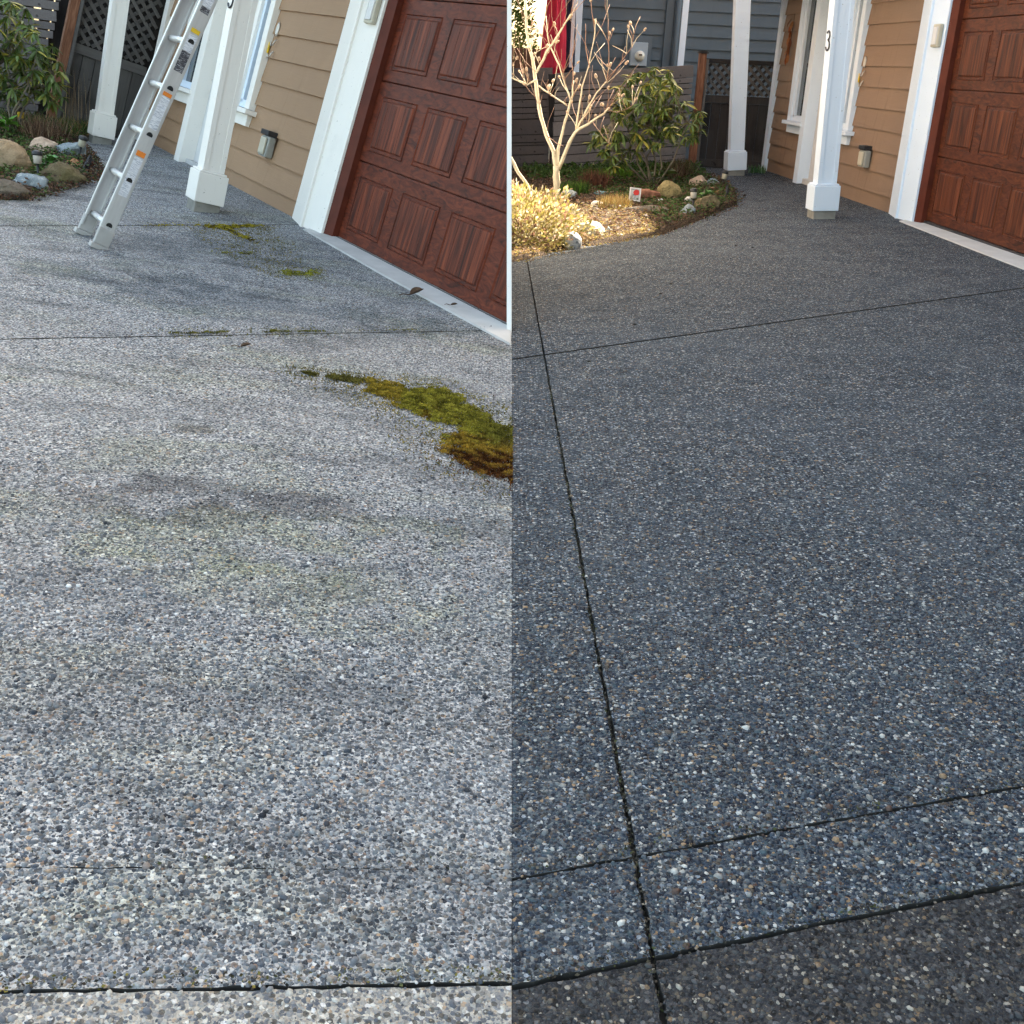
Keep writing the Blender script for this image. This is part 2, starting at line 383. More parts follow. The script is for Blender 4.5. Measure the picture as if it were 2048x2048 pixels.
def lathe_mesh(prof, sides=16, name='lathe', wob=None):
    bm = bmesh.new(); rings = []
    for r, z in prof:
        rings.append([bm.verts.new(((r * (wob(k, z) if wob else 1)) * math.cos(2 * math.pi * k / sides), (r * (wob(k, z) if wob else 1)) * math.sin(2 * math.pi * k / sides), z)) for k in range(sides)])
    for i in range(len(rings) - 1):
        for k in range(sides): bm.faces.new((rings[i][k], rings[i][(k + 1) % sides], rings[i + 1][(k + 1) % sides], rings[i + 1][k]))
    bm.faces.new(rings[0][::-1]); bm.faces.new(rings[-1])
    return bm_mesh(bm, name, True)
def joined(parts, name):
    """several meshes as one (pieces of ONE part)"""
    bm = bmesh.new()
    for me in parts: bm.from_mesh(me)
    return bm_mesh(bm, name)
def rock_mesh(sx, sy, sz, seed, rough=.25, sub=4, flat=0.0):
    """weathered stone: knocked-off faces, ridges and pits"""
    bm = bmesh.new(); bmesh.ops.create_icosphere(bm, subdivisions=sub, radius=1)
    o = Vector((seed * 3.17, seed * 1.3, seed * 7.7)); rr = random.Random(seed * 31)
    planes = [(Vector((rr.uniform(-1, 1), rr.uniform(-1, 1), rr.uniform(-.3, 1))).normalized(), rr.uniform(.62, .88) if flat else rr.uniform(.85, 1.05)) for _ in range(11)]
    for v in bm.verts:
        p = v.co.copy()
        for pl, lim in planes:
            e = p.dot(pl) - lim
            if e > 0: p -= pl * e * (.97 if flat else .7)
        k = 1 + rough * .55 * noise.noise(p * 1.3 + o) + rough * .35 * noise.noise(p * 3.3 + o) - rough * .30 * abs(noise.noise(p * 5.5 + o)) + rough * .16 * noise.noise(p * 13 + o)
        p *= k
        v.co = Vector((p.x * sx, p.y * sy, max(p.z, -.6) * sz)) * 1.12
    return bm_mesh(bm, 'rock', True)
def np_mesh(name, V, F, cols=None, smooth=False):
    """mesh from arrays: V (n,3), F (m,k); cols per vertex"""
    V = np.asarray(V, np.float32); F = np.asarray(F, np.int32); m, k = F.shape
    me = bpy.data.meshes.new(name)
    me.vertices.add(len(V)); me.vertices.foreach_set('co', V.ravel())
    me.loops.add(m * k); me.loops.foreach_set('vertex_index', F.ravel())
    me.polygons.add(m); me.polygons.foreach_set('loop_start', np.arange(0, m * k, k, dtype=np.int32))
    try: me.polygons.foreach_set('loop_total', np.full(m, k, np.int32))
    except Exception: pass
    if smooth: me.polygons.foreach_set('use_smooth', np.ones(m, bool))
    me.update(calc_edges=True)
    if cols is not None:
        a = me.color_attributes.new('col', 'FLOAT_COLOR', 'POINT')
        c = np.ones((len(V), 4), np.float32); c[:, :3] = cols; a.data.foreach_set('color', c.ravel())
    return me
def clip_poly(poly, a, b, c):
    """keep the part of a polygon where a*x+b*y+c >= 0"""
    out = []
    for i, p in enumerate(poly):
        q = poly[(i + 1) % len(poly)]; dp = a * p[0] + b * p[1] + c; dq = a * q[0] + b * q[1] + c
        if dp >= 0: out.append(p)
        if dp * dq < 0: t = dp / (dp - dq); out.append((p[0] + (q[0] - p[0]) * t, p[1] + (q[1] - p[1]) * t))
    return out
def line(p, q):
    """a,b,c of the line p->q, positive on its left side, unit normal"""
    dx, dy = q[0] - p[0], q[1] - p[1]; L = math.hypot(dx, dy); a, b = -dy / L, dx / L
    return a, b, -(a * p[0] + b * p[1])
def inside(px, py, poly):
    r = np.zeros(len(px), bool); n = len(poly)
    for i in range(n):
        x0, y0 = poly[i]; x1, y1 = poly[(i + 1) % n]
        c = ((y0 > py) != (y1 > py)) & (px < (x1 - x0) * (py - y0) / ((y1 - y0) or 1e-9) + x0)
        r ^= c
    return r
def lerp(a, b, t): return a + (b - a) * t

# ------------------------------------------------------------------ ground
earth = obj('ground', prism_mesh([(-150, -150), (150, -150), (150, 150), (-150, 150)], -1.9, -1.5), 'soil'); tag(earth, kind='structure')

def blades(pts, dirs, L, W, cols):
    """flat pointed leaves: pts (n,3) root, dirs (n,3) unit, L,W (n,), one quad each with a raised side"""
    n = len(pts); side = np.cross(dirs, rng.normal(size=(n, 3))); side /= np.linalg.norm(side, axis=1)[:, None] + 1e-9
    V = np.empty((n, 4, 3)); V[:, 0] = pts; V[:, 1] = pts + dirs * (L * .5)[:, None] + side * (W * .5)[:, None]
    V[:, 2] = pts + dirs * L[:, None]; V[:, 3] = pts + dirs * (L * .5)[:, None] - side * (W * .5)[:, None]
    return V.reshape(-1, 3), np.arange(n * 4).reshape(n, 4), np.repeat(cols, 4, axis=0)
def pal_pick(pal, n):
    r = rng.random(n); st = np.array([p for p, c in pal]); cl = np.array([c for p, c in pal]); return cl[np.searchsorted(st, r, side='right') - 1]

def pebbles(poly, pal, name, mat, parent, y_full, y_end, cell=.0070, film=None, zoff=0.0, edges=()):
    """rounded stones standing proud of the slab, as far as they can be told apart"""
    xs = [p[0] for p in poly]; ys = [p[1] for p in poly]
    nx = int((max(xs) - min(xs)) / cell) + 1; ny = int((min(max(ys), y_end) - min(ys)) / cell) + 1
    if nx < 1 or ny < 1: return
    gx, gy = np.meshgrid(np.arange(nx), np.arange(ny)); gx = gx.ravel() + .5 * (gy.ravel() % 2); gy = gy.ravel()
    px = min(xs) + (gx + rng.uniform(-.42, .42, len(gx))) * cell; py = min(ys) + (gy + rng.uniform(-.42, .42, len(gy))) * cell
    keep = inside(px, py, poly) & (rng.random(len(px)) < np.clip((y_end - py) / max(1e-6, y_end - y_full), 0, .86) * np.clip(1.15 + 1.1 * np.array([noise.noise(Vector((a * 7, b * 7, 1.5))) for a, b in zip(px, py)]), .3, 1))
    px, py = px[keep], py[keep]; n = len(px)
    if n == 0: return
    r = np.clip(rng.lognormal(math.log(.0024), .44, n), .0011, .0075); el = rng.uniform(1.0, 1.7, n); h = r * rng.uniform(.5, 1.05, n)
    ang = rng.uniform(0, math.pi, n); k = 5
    th = np.arange(k) * 2 * math.pi / k
    irr = rng.uniform(.78, 1.18, (n, k))
    V = np.empty((n, 2 * k + 1, 3))
    for ring, (f, z) in enumerate(((1.0, -.25), (.80, .55))):
        lx = np.cos(th)[None] * r[:, None] * irr * f * np.sqrt(el)[:, None]; ly = np.sin(th)[None] * r[:, None] * irr * f / np.sqrt(el)[:, None]
        V[:, ring * k:(ring + 1) * k, 0] = px[:, None] + lx * np.cos(ang)[:, None] - ly * np.sin(ang)[:, None]
        V[:, ring * k:(ring + 1) * k, 1] = py[:, None] + lx * np.sin(ang)[:, None] + ly * np.cos(ang)[:, None]
        V[:, ring * k:(ring + 1) * k, 2] = zoff + h[:, None] * z
    V[:, 2 * k, 0] = px; V[:, 2 * k, 1] = py; V[:, 2 * k, 2] = zoff + h * rng.uniform(.75, 1.0, n)
    F = []
    for i in range(k):
        j = (i + 1) % k; F += [(i, j, k + j), (i, k + j, k + i), (k + i, k + j, 2 * k)]
    F = (np.array(F)[None] + (np.arange(n) * (2 * k + 1))[:, None, None]).reshape(-1, 3)
    c = pal_pick(pal, n) * rng.uniform(.75, 1.3, (n, 1))
    if film is not None:
        nz = np.array([noise.noise(Vector((a * 6, b * 12, .7))) for a, b in zip(px, py)])
        dk = np.clip(np.array([noise.noise(Vector((a * 1.6, b * 4.0, 4.7))) for a, b in zip(px, py)]) * 1.8, 0, .55)
        c = c * (1 - dk * .8)[:, None]
        for (cx, cy, rx, ry, col, kk) in STAINS:
            wv = np.clip(1.25 - (((px - cx) / rx) ** 2 + ((py - cy) / ry) ** 2), 0, 1) * kk
            wv = wv * np.clip(.75 + .9 * nz, 0, 1.2)
            c = c * (1 + (np.minimum(np.array(col) / .225, 1)[None] - 1) * (wv * 1.15 * rng.uniform(.5, 1.0, n))[:, None])
    if film is not None: c = c + (np.array(film[0]) - c) * (rng.uniform(.0, film[1], (n, 1)))
    o = obj(name, np_mesh(name, V.reshape(-1, 3), F, np.repeat(c, 2 * k + 1, axis=0), True), mat, parent)
    tag(o, kind='stuff'); return o

def slab_sides(o):
    me = o.data; me.materials.append(MATS['joint_dark'])
    for p in me.polygons:
        if abs(p.normal.z) < .5: p.material_index = 1
def split(poly, cuts, gaps):
    """cut a polygon by lines, leaving a joint of the given width"""
    pieces = [poly]
    for (p, q), gap in zip(cuts, gaps):
        a, b, c = line(p, q); nxt = []
        for pc in pieces:
            for s in (1, -1):
                r = clip_poly(pc, s * a, s * b, s * c - gap / 2)
                if len(r) > 2: nxt.append(r)
        pieces = nxt
    return pieces
def ragged(poly, amp=.0024, step=.017, ymax=5.0):
    out = []
    for i, p in enumerate(poly):
        q = poly[(i + 1) % len(poly)]; L = math.hypot(q[0] - p[0], q[1] - p[1]); out.append(p)
        if min(p[1], q[1]) < ymax and max(abs(p[0]), abs(q[0])) > .01:
            n = min(260, int(L / step))
            for j in range(1, n):
                t = j / n; out.append((lerp(p[0], q[0], t) + random.uniform(-amp, amp), lerp(p[1], q[1], t) + random.uniform(-amp, amp)))
    return out

# right, cleaned driveway
drive_R = tag(obj('driveway', prism_mesh([(0, -1.5), (6, -1.5), (6, 15.5), (1.9, 15.5), (1.9, 13), (1.9, 10.6), (1.0, 8.9), (0, 7.6)], -.12, -.022), 'joint_dark', None, GR), kind='structure')
BED_R = [(.0, 7.44), (.391, 8.02), (.813, 8.41), (1.109, 8.69), (1.593, 9.654), (2.047, 10.62), (2.217, 11.54), (2.30, 12.78), (2.20, 13.5)]
polyR = [(0.0005, -1.2), (5.6, -1.2), (5.2, 15.2), (2.35, 14.6)] + BED_R[::-1]
polyR[-1] = (.0005, 7.44)
tj = ((-.5, 4.52), (3.4, 6.70)); t2 = ((-.6, 1.263), (2, 1.951)); t3 = ((-.6, 1.040), (2, 1.722)); lj = ((.214, .9), (.102, 7.38))
old_edge = line(*t3)
for pc in split(polyR, [lj, tj, t2, t3], (.0085, .019, .0065, .0085)):
    cx = sum(p[0] for p in pc) / len(pc); cy = sum(p[1] for p in pc) / len(pc)
    old = old_edge[0] * cx + old_edge[1] * cy + old_edge[2] < 0
    me = prism_mesh(ragged(pc), -.10, -.001 if old else 0, .0)
    s = obj('slab', me, 'aggregate_old_dark' if old else 'aggregate_clean', drive_R); slab_sides(s)
    if min(p[1] for p in pc) < 4:
        near = [(x, y) for x, y in clip_poly(clip_poly(pc, 0, 1, -.85), -1, .46, .75)]
        if len(near) > 2:
            if old: pebbles(near, PAL_DARK, 'pebbles', 'pebble_wet', s, 9, 9.1, .0095, zoff=-.001)
            else: pebbles(near, PAL_WET, 'pebbles', 'pebble_wet', s, 1.9, 3.6)
# left, dirty driveway
drive_L = tag(obj('driveway', prism_mesh([(0, -1.5), (0, 8.5), (-2, 12.5), (-4, 12.5), (-4.4, 10.3), (-3.6, 9.7), (-3.3, 8.2), (-3.4, 6.8), (-6.5, 4.5), (-6.5, -1.5)], -.12, -.022), 'joint_dark', None, GL), kind='structure')
BED_L = [(-5.6, 5.6), (-3.9, 6.62), (-3.105, 6.955), (-3.081, 7.363), (-3.114, 7.915), (-3.07, 8.266), (-3.263, 8.70), (-3.777, 9.89), (-4.008, 10.144), (-3.928, 10.507)]
polyL = [(-.0005, -1.2), (-.0005, 8.3), (-2.6, 12.2), (-3.9, 11.2)] + BED_L[::-1] + [(-6.2, 5.2), (-6.2, -1.2)]
bj = ((-2, .881), (0, 1.205)); fj = ((-2, 1.12), (0, 1.445)); m1 = ((-1.888, 4.039), (-.096, 5.31)); mj = ((-2.12, 6.905), (-1.508, 7.592))
ol = line(*bj)
for pc in split(polyL, [bj, fj, m1, mj], (.0065, .0016, .012, .015)):
    cx = sum(p[0] for p in pc) / len(pc); cy = sum(p[1] for p in pc) / len(pc)
    old = ol[0] * cx + ol[1] * cy + ol[2] < 0
    s = obj('slab', prism_mesh(ragged(pc), -.10, -.001 if old else 0, .0), 'aggregate_old_pale' if old else 'aggregate_dirty', drive_L); slab_sides(s)
    if min(p[1] for p in pc) < 4:
        near = [(x, y) for x, y in clip_poly(clip_poly(pc, 0, 1, -.85), 1, .46, .75)]
        if len(near) > 2:
            if old: pebbles(near, PAL_PALE, 'pebbles', 'pebble_dry', s, 9, 9.1, .0095, zoff=-.001)
            else: pebbles(near, PAL_DRY, 'pebbles', 'pebble_dry', s, 1.9, 3.5, film=((.44, .443, .445), .36))

# ------------------------------------------------------------------ the house (same design twice)
E_S = .178; Z0 = .08
def bisect(me):
    bm = bmesh.new(); bm.from_mesh(me)
    d = END_N
    if max(d.dot(v.co) + END_D for v in bm.verts) > 0:
        r = bmesh.ops.bisect_plane(bm, geom=list(bm.verts) + list(bm.edges) + list(bm.faces), plane_co=d * (-END_D - .004), plane_no=d, clear_outer=True)
        ed = [g for g in r['geom_cut'] if isinstance(g, bmesh.types.BMEdge)]
        if ed: bmesh.ops.holes_fill(bm, edges=ed, sides=0)
    n = len(bm.verts); bm.to_mesh(me); bm.free(); me.update(); return n
def build_house(M, left):
    lab = ('tan sided house with brown garage door beside the dirty grey driveway and ladder' if left else
           'tan sided house with brown garage door beside the clean dark driveway')
    h = thing('house', lab, 'house', M)
    def P(name, me, m, parent=None, bm=None, label=None):
        if left and bisect(me) == 0: return None
        o = obj(name, me, m, parent or h)
        if label: o['label'] = label
        return o
    white = 'white_paint_warm_offset' if left else 'white_paint_clean_cool_cast'
    near = -2.2 if left else -9.0; dw = '_light_offset' if left else ''
    # body: one lump of wall behind the boards, with the porch part low and unseen storeys raised to block sun
    P('wall', box_mesh(1.3, 6.06, -3.2, -.035, -.8, 2.2 if not left else 2.9), 'trim_grey')
    if not left:
        P('wall', box_mesh(near, 1.28, -3.2, -.09, -.8, 2.5), 'trim_grey')
        up = P('sun_block_storey', box_mesh(near, 3.0, -4.5, -.02, 2.52, 9.4), 'siding_tan')  # unseen storey, raised this high to block sun from both driveways
        P('roof', prism_mesh([(near - .2, -4.8), (3.02, -4.8), (3.02, .0), (near - .2, .0)], 9.42, 9.6), 'roofing')
        pr = prism_mesh([(.60, 2.13), (.60, 2.25), (-2.6, 4.6), (-2.6, 4.4)], 2.1, 7.0); pr.transform(Matrix(((0, 0, 1, 0), (1, 0, 0, 0), (0, 1, 0, 0), (0, 0, 0, 1)))); P('porch_roof', pr, 'roofing')
        P('porch_beam', box_mesh(1.3, 6.6, .45, .59, 2.06, 2.125), white)
    else:
        P('wall', box_mesh(near, 1.28, -3.2, -.09, -.8, 4.6), 'trim_grey')
        P('sun_block_storey', box_mesh(near, 9.6, -3.6, .02, 2.92, 6.6), 'siding_tan')  # unseen storey, raised and run past the corner to keep sun off the fence
        P('eave', box_mesh(near, 9.6, -3.6, .95, 2.75, 2.9), white)  # lengthened with the storey above it to block the same sun
    # siding boards
    def board(x0, x1, k):
        z0, z1 = Z0 + k * E_S, Z0 + (k + 1) * E_S + .008
        if k == 0: z0 = -.35
        bm = bmesh.new(); tl = .018
        vs = [bm.verts.new(c) for c in ((x0, tl, z0), (x1, tl, z0), (x1, .0, z1), (x0, .0, z1), (x0, -.03, z0), (x1, -.03, z0), (x1, -.03, z1), (x0, -.03, z1))]
        for f in ((0, 1, 2, 3), (5, 4, 7, 6), (0, 4, 5, 1), (3, 2, 6, 7), (1, 5, 6, 2), (0, 3, 7, 4)): bm.faces.new([vs[i] for i in f])
        bmesh.ops.recalc_face_normals(bm, faces=bm.faces)
        P('siding_board', bm_mesh(bm, 'siding_board'), 'siding_tan' if left else 'siding_tan_stained')
    for k in range(0, 12 if not left else 16):
        zt = Z0 + (k + .5) * E_S
        board(1.76, 3.10 if zt > .62 else 3.46, k)
        board(5.17 if zt > .60 else 4.52, 5.975, k)
    P('corner_board', box_mesh(5.965, 6.10, -.05, .045, -.35, 2.1 if not left else 2.85, .003), white)
    # two sidelight windows by the front door
    for (x0, x1, gl, sx) in ((3.08, 3.50, 3.26, 0), (4.56, 5.20, 4.76, 1)):
        f = P('window', joined([box_mesh(x0, x0 + .10, -.03, .055, .74, 2.1, .003), box_mesh(x1 - .12, x1, -.03, .055, .74, 2.1, .003)], 'window'), white)
        P('window_frame', joined([box_mesh(x0 + .10, x0 + .15, -.03, .03, .78, 2.1), box_mesh(x1 - .17, x1 - .12, -.03, .03, .78, 2.1), box_mesh(x0 + .1, x1 - .12, -.03, .03, .742, .80)], 'window_frame'), 'white_paint_clean_cool_cast', f)
        P('pane', box_mesh(x0 + .15, x1 - .17, -.02, .0, .8, 2.1), 'glass_window', f)
        P('sill', joined([box_mesh(x0 - .07, x1 + .05, -.02, .10, .700, .738, .006), box_mesh(x0, x1, -.02, .05, .612, .698, .003)], 'sill'), white, f)
    # entrance: casing, deep jamb, red door, threshold
    P('door_casing', box_mesh(4.39, 4.54, -.05, .09, -.2, 2.1 if not left else 2.7, .004), white)
    P('door_jamb', box_mesh(4.42, 4.50, -.62, -.05, -.2, 2.1 if not left else 2.7), 'trim_grey')
    P('door_casing', box_mesh(3.46, 3.56, -.05, .07, -.2, 2.1 if not left else 2.7, .004), white)
    P('door_jamb', box_mesh(3.48, 3.54, -.62, -.05, -.2, 2.1 if not left else 2.7), 'trim_grey')
    dr = P('front_door', box_mesh(3.545, 4.415, -.66, -.60, .19, 2.1, .003), 'door_red')
    P('threshold', box_mesh(3.545, 4.40, -.60, .03, .02, .175, .006), 'concrete_apron')
    # garage: trim, brown stop, sections with raised panels
    P('garage_trim', prism_mesh([(1.185, -.06), (1.185, .045), (1.49, .075), (1.78, .022), (1.78, -.06)], -.3, 2.15 if not left else 2.7), white)
    P('garage_trim', box_mesh(1.44, 1.465, .02, .088, -.3, 2.1 if not left else 2.6, .003), white)
    P('door_stop', prism_mesh([(1.10, -.06), (1.10, .004), (1.183, .03), (1.183, -.06)], -.3, 2.1 if not left else 2.6), 'jamb_brown')
    P('head_trim', box_mesh(near, 1.183, -.05, .06, 2.19 if not left else 2.68, 2.45 if not left else 2.74), white)
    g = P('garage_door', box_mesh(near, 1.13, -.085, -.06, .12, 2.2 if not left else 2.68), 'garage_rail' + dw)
    nrow = 4 if not left else 5
    for r_ in range(nrow):
        z0 = .165 + r_ * .503; z1 = z0 + .497
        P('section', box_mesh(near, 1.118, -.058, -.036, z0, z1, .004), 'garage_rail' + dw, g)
        x = 1.012
        while x > (near if left else -2.8):
            xa, xb, za, zb = x - .485, x, z0 + .068, z1 - .085
            bm = bmesh.new()
            def ring(i, y): return [bm.verts.new(c) for c in ((xb - i, y, za + i), (xa + i, y, za + i), (xa + i, y, zb - i), (xb - i, y, zb - i))]
            rs = [ring(0, -.038), ring(.004, -.030), ring(.012, -.041), ring(.022, -.041), ring(.032, -.029), ring(.036, -.028)]
            for a, b in zip(rs, rs[1:]):
                for i in range(4): bm.faces.new((a[i], a[(i + 1) % 4], b[(i + 1) % 4], b[i]))
            bm.faces.new(rs[-1]); bm.faces.new(rs[0][::-1])
            bmesh.ops.recalc_face_normals(bm, faces=bm.faces)
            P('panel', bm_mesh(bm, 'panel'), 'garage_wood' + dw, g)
            for q in range(1, 4):
                xq = lerp(xa, xb, q / 4)
                P('plank_groove', box_mesh(xq - .0014, xq + .0014, -.0285, -.0272, za + .04, zb - .04), 'jamb_brown', g)
            x -= .622
    P('weather_strip', box_mesh(near, 1.118, -.05, -.02, .12, .162, .004), 'black_plastic', g)
    if left:     # white end board closing the end of the house
        a = Vector((0, 1, 0)).cross(END_N).normalized()
        if a.z < 0: a = -a
        n = (END_N - a * a.dot(END_N)).normalized(); o_ = Vector(((-END_D) / END_N.x, 0, 0))
        me = box_mesh(-.026, -.002, -.015, .9, -.4, 4.6, .002); y = a.cross(n); m4 = Matrix((( n.x, -y.x, a.x, o_.x), (n.y, -y.y, a.y, o_.y), (n.z, -y.z, a.z, o_.z), (0, 0, 0, 1)))
        if m4.to_3x3().determinant() < 0: m4 = Matrix(((n.x, y.x, a.x, o_.x), (n.y, y.y, a.y, o_.y), (n.z, y.z, a.z, o_.z), (0, 0, 0, 1)))
        me.transform(m4); me.update(); me2 = me; bisect(me2)
        e = obj('end_board', me2, 'white_paint_warm_offset', h)
    # small fittings screwed to the wall (parts of the house)
    oc = P('outlet_cover', joined([box_mesh(2.44, 2.60, .018, .075, .455, .605, .012)], 'outlet_cover'), 'grey_plastic')
    P('cover_flap', box_mesh(2.462, 2.575, .076, .092, .47, .592, .012), 'beige_plastic', oc)
    P('cover_hood', box_mesh(2.45, 2.61, .01, .088, .607, .645, .004), 'black_plastic', oc)
    kp = P('keypad', box_mesh(1.215, 1.345, .05, .085, 1.47, 1.64, .012), 'beige_plastic'); P('keypad_face', box_mesh(1.235, 1.32, .086, .09, 1.49, 1.62, .006), 'trim_grey', kp)
    me = lathe_mesh([(.001, 0), (.030, .0), (.036, .008), (.024, .014), (.016, .008), (.001, .008)], 18); me.transform(T(2.99, .012, 1.36) @ RX(R(-90)) @ S(.9, 1.5, 1)); P('wall_ornament', me, 'clear_plastic')
    for zz in (1.17, 1.255):
        P('wall_hook', tube_mesh([(2.95, .02, zz + .03), (2.95, .035, zz + .01), (2.945, .045, zz - .02), (2.95, .055, zz - .025), (2.955, .06, zz)], .006, 6), 'clear_plastic')
    P('wall_tag', box_mesh(3.06, 3.077, .02, .03, 1.18, 1.26), 'sticker_yellow')
    return h
house_R = build_house(HR, False)
house_L = build_house(HL, True)

def pillar(M, x0, x1, y0, y1, zb, zt, lean, label, three, white, zmax, foot):
    cx, cy = (x0 + x1) / 2, (y0 + y1) / 2
    p = thing('porch_pillar', label, 'pillar', M @ T(cx, cy, zb) @ RX(lean), 'porch pillars')
    hx, hy = (x1 - x0) / 2, (y1 - y0) / 2
    obj('footing', box_mesh(-hx + .02, hx - .016, -hy + .016, hy - .016, -.30, .004, .004), 'concrete_footing', p)
    b = obj('base_block', box_mesh(-hx, hx, -hy, hy, .006, zt - zb, .006), white, p)
    obj('cap_strip', box_mesh(-hx + .012, hx - .012, -hy + .012, hy - .012, zt - zb + .001, zt - zb + .014, .004), white, b)
    sh = obj('shaft', box_mesh(-hx + .034, hx - .034, -hy + .034, hy - .034, zt - zb + .01, zmax, .003), white, p)
    obj('corner_strip', joined([box_mesh(-hx + .029, -hx + .039, hy - .062, hy - .029, zt - zb + .016, zmax - .01), box_mesh(-hx + .029, -hx + .039, -hy + .029, -hy + .060, zt - zb + .016, zmax - .01)], 'corner_strip'), white, sh)
    if three:
        z = three - zb; pts = []
        for a in range(150, -91, -24): pts.append((.030 * math.cos(R(a)), 0, .075 + .030 * math.sin(R(a)) + .004))
        for a in range(80, -161, -24): pts.append((.036 * math.cos(R(a)), 0, .012 + .036 * math.sin(R(a)) - .004))
        me = tube_mesh(pts, .0075, 8); me.transform(T(.0, hy - .028, z) @ RZ(math.pi) @ S(1.25, .6, 1.05)); obj('house_number', me, 'digit_black', sh)
    return p
LEAN = R(-3.5)
pillar(HR, 1.40, 1.62, .60, .82, .165, .375, R(-3), 'white square pillar with number three in front of the clean tan house', 1.45, 'white_paint_clean_cool_cast', 1.95, 0)
pillar(HR, 5.30, 5.52, .425, .65, .15, .36, R(-4.5), 'white square pillar farthest from the garage on the clean driveway', None, 'white_paint_clean_cool_cast', 1.95, 0)
pillar(HL, 1.76, 1.97, .512, .715, .07, .27, R(-3.2), 'chipped white square pillar behind the ladder with number on its side', 1.33, 'white_paint_warm_offset', 2.7, 0)
pillar(HL, 5.16, 5.37, .456, .654, .085, .29, R(-4.5), 'white square pillar left of the ladder by the grey gate', None, 'white_paint_warm_offset', 2.7, 0)

# concrete aprons under the garage doors
for Gm, pl, lb in ((GL, [(-1.40, 7.46), (-.75, 6.30), (-.006, 5.05), (-.006, 5.75), (-1.23, 7.72)], 0), (GR, [(3.225, 9.40), (3.262, 7.23), (3.32, 3.5), (3.75, 3.5), (3.56, 7.8), (3.47, 9.62)], 1)):
    tag(obj('concrete_apron', prism_mesh(pl, -.06, .008, .004), 'concrete_apron', None, Gm), kind='structure')

# ------------------------------------------------------------------ ladder (left)
def ladder():
    foot = Vector((.605, 1.57, -.185)); L = 3.35; lean = math.atan(.19)
    M = HL @ T(*foot) @ RX(lean)
    ld = thing('ladder', 'aluminium extension ladder leaning on the tan house over the dirty driveway', 'ladder', M)
    for sx in (-1, 1):
        x = sx * .1885
        web = box_mesh(x - .004, x + .004, -.034, .034, .05, L); fl = [box_mesh(x - (.024 if sx > 0 else 0), x + (.024 if sx < 0 else 0), s * .034 - .0045, s * .034 + .0045, .05, L) for s in (-1, 1)]
        r = obj('rail', joined([web] + fl, 'rail'), 'aluminium', ld)
        obj('foot', joined([box_mesh(x - .026, x + .026, -.052, .052, -.006, .02, .004), box_mesh(x - .016, x + .016, -.042, .042, .02, .11, .006)], 'foot'), 'rubber_foot', ld)
        for k in range(11):
            zz = .13 + k * .258
            if zz < L:
                bm = bmesh.new(); bmesh.ops.create_circle(bm, cap_ends=True, segments=14, radius=.0165)
                for v in bm.verts:
                    if v.co.y > .006: v.co.y = .006
                me = bm_mesh(bm, 'rung_end'); me.transform(T(x + sx * .0 - .0065 * 1, 0, zz) @ RY(R(-90)) @ RZ(R(90)))
                obj('rung_end', me, 'hole_black', r)
        if sx < 0:
            for z0, z1, m in ((.30, .52, 'sticker_print'), (.525, .553, 'sticker_orange'), (.68, .86, 'sticker_print'), (.862, .882, 'sticker_orange'), (1.00, 1.11, 'sticker_black'), (1.112, 1.20, 'sticker_print'),
                              (1.21, 1.232, 'sticker_yellow'), (1.32, 1.35, 'sticker_black'), (1.352, 1.46, 'sticker_print'), (1.462, 1.50, 'sticker_black')):
                obj('sticker', box_mesh(x - .0062, x - .0046, -.022, .024, z0, z1), m, r)
    for k in range(11):
        zz = .13 + k * .258
        if zz < L: obj('rung', tube_mesh([(-.185, 0, zz), (.185, 0, zz)], .0165, 12), 'aluminium_dark' if k % 3 == 9 else 'aluminium', ld)
ladder()

# ------------------------------------------------------------------ fences and gates
def place_board(name, p, q, h, th, mat, parent, up=Vector((0, 0, 1))):
    """board from p to q (lower edge), height h, thickness th"""
    p, q = Vector(p), Vector(q); d = (q - p); L = d.length; d.normalize(); n = d.cross(up).normalized(); u = n.cross(d)
    me = box_mesh(0, L, -th / 2, th / 2, 0, h, .002)
    M = Matrix(((d.x, n.x, u.x, p.x), (d.y, n.y, u.y, p.y), (d.z, n.z, u.z, p.z), (0, 0, 0, 1)))
    return obj(name, me, mat, parent, M)
SLATS = [(1.02, 1.158), (.957, 1.012), (.895, .945), (.825, .884), (.742, .814), (.678, .730), (.616, .668), (.444, .604), (.357, .434), (.324, .348), (.222, .314), (.118, .212), (.062, .110), (-.06, .054)]
def slat_fence(M, p, q, label, mats, scale, posts):
    f = thing('slat_fence', label, 'fence', M @ T(*p)); d = Vector(q) - Vector(p)
    for i, (a, b) in enumerate(SLATS):
        a, b = a * scale, b * scale; j = random.uniform(-.004, .004)
        place_board('slat', (0, 0, a + .02), (d.x, d.y, d.z + a + j), (b - a), .02, mats[0], f)
    place_board('shade_backing', (.045, 0, -.1), (d.x + .045, d.y, d.z - .1), SLATS[0][1] * scale + .085, .02, 'gate_dark', f)  # added dark board standing in for the shade in the slat gaps
    for t_ in posts:
        place_board('fence_post', (d.x * t_ + .05, d.y * t_, d.z * t_ - .2), (d.x * t_ + .05, d.y * t_ + .09, d.z * t_ - .2), 1.2 * scale, .05, mats[1], f)
    return f
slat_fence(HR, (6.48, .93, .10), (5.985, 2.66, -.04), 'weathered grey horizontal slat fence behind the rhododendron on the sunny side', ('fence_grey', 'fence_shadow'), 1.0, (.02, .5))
slat_fence(HR, (6.05, 2.70, -.05), (5.70, 4.6, -.14), 'darker slat fence section behind the bare tree', ('fence_shadow', 'fence_shadow'), 1.04, (.0, .6))
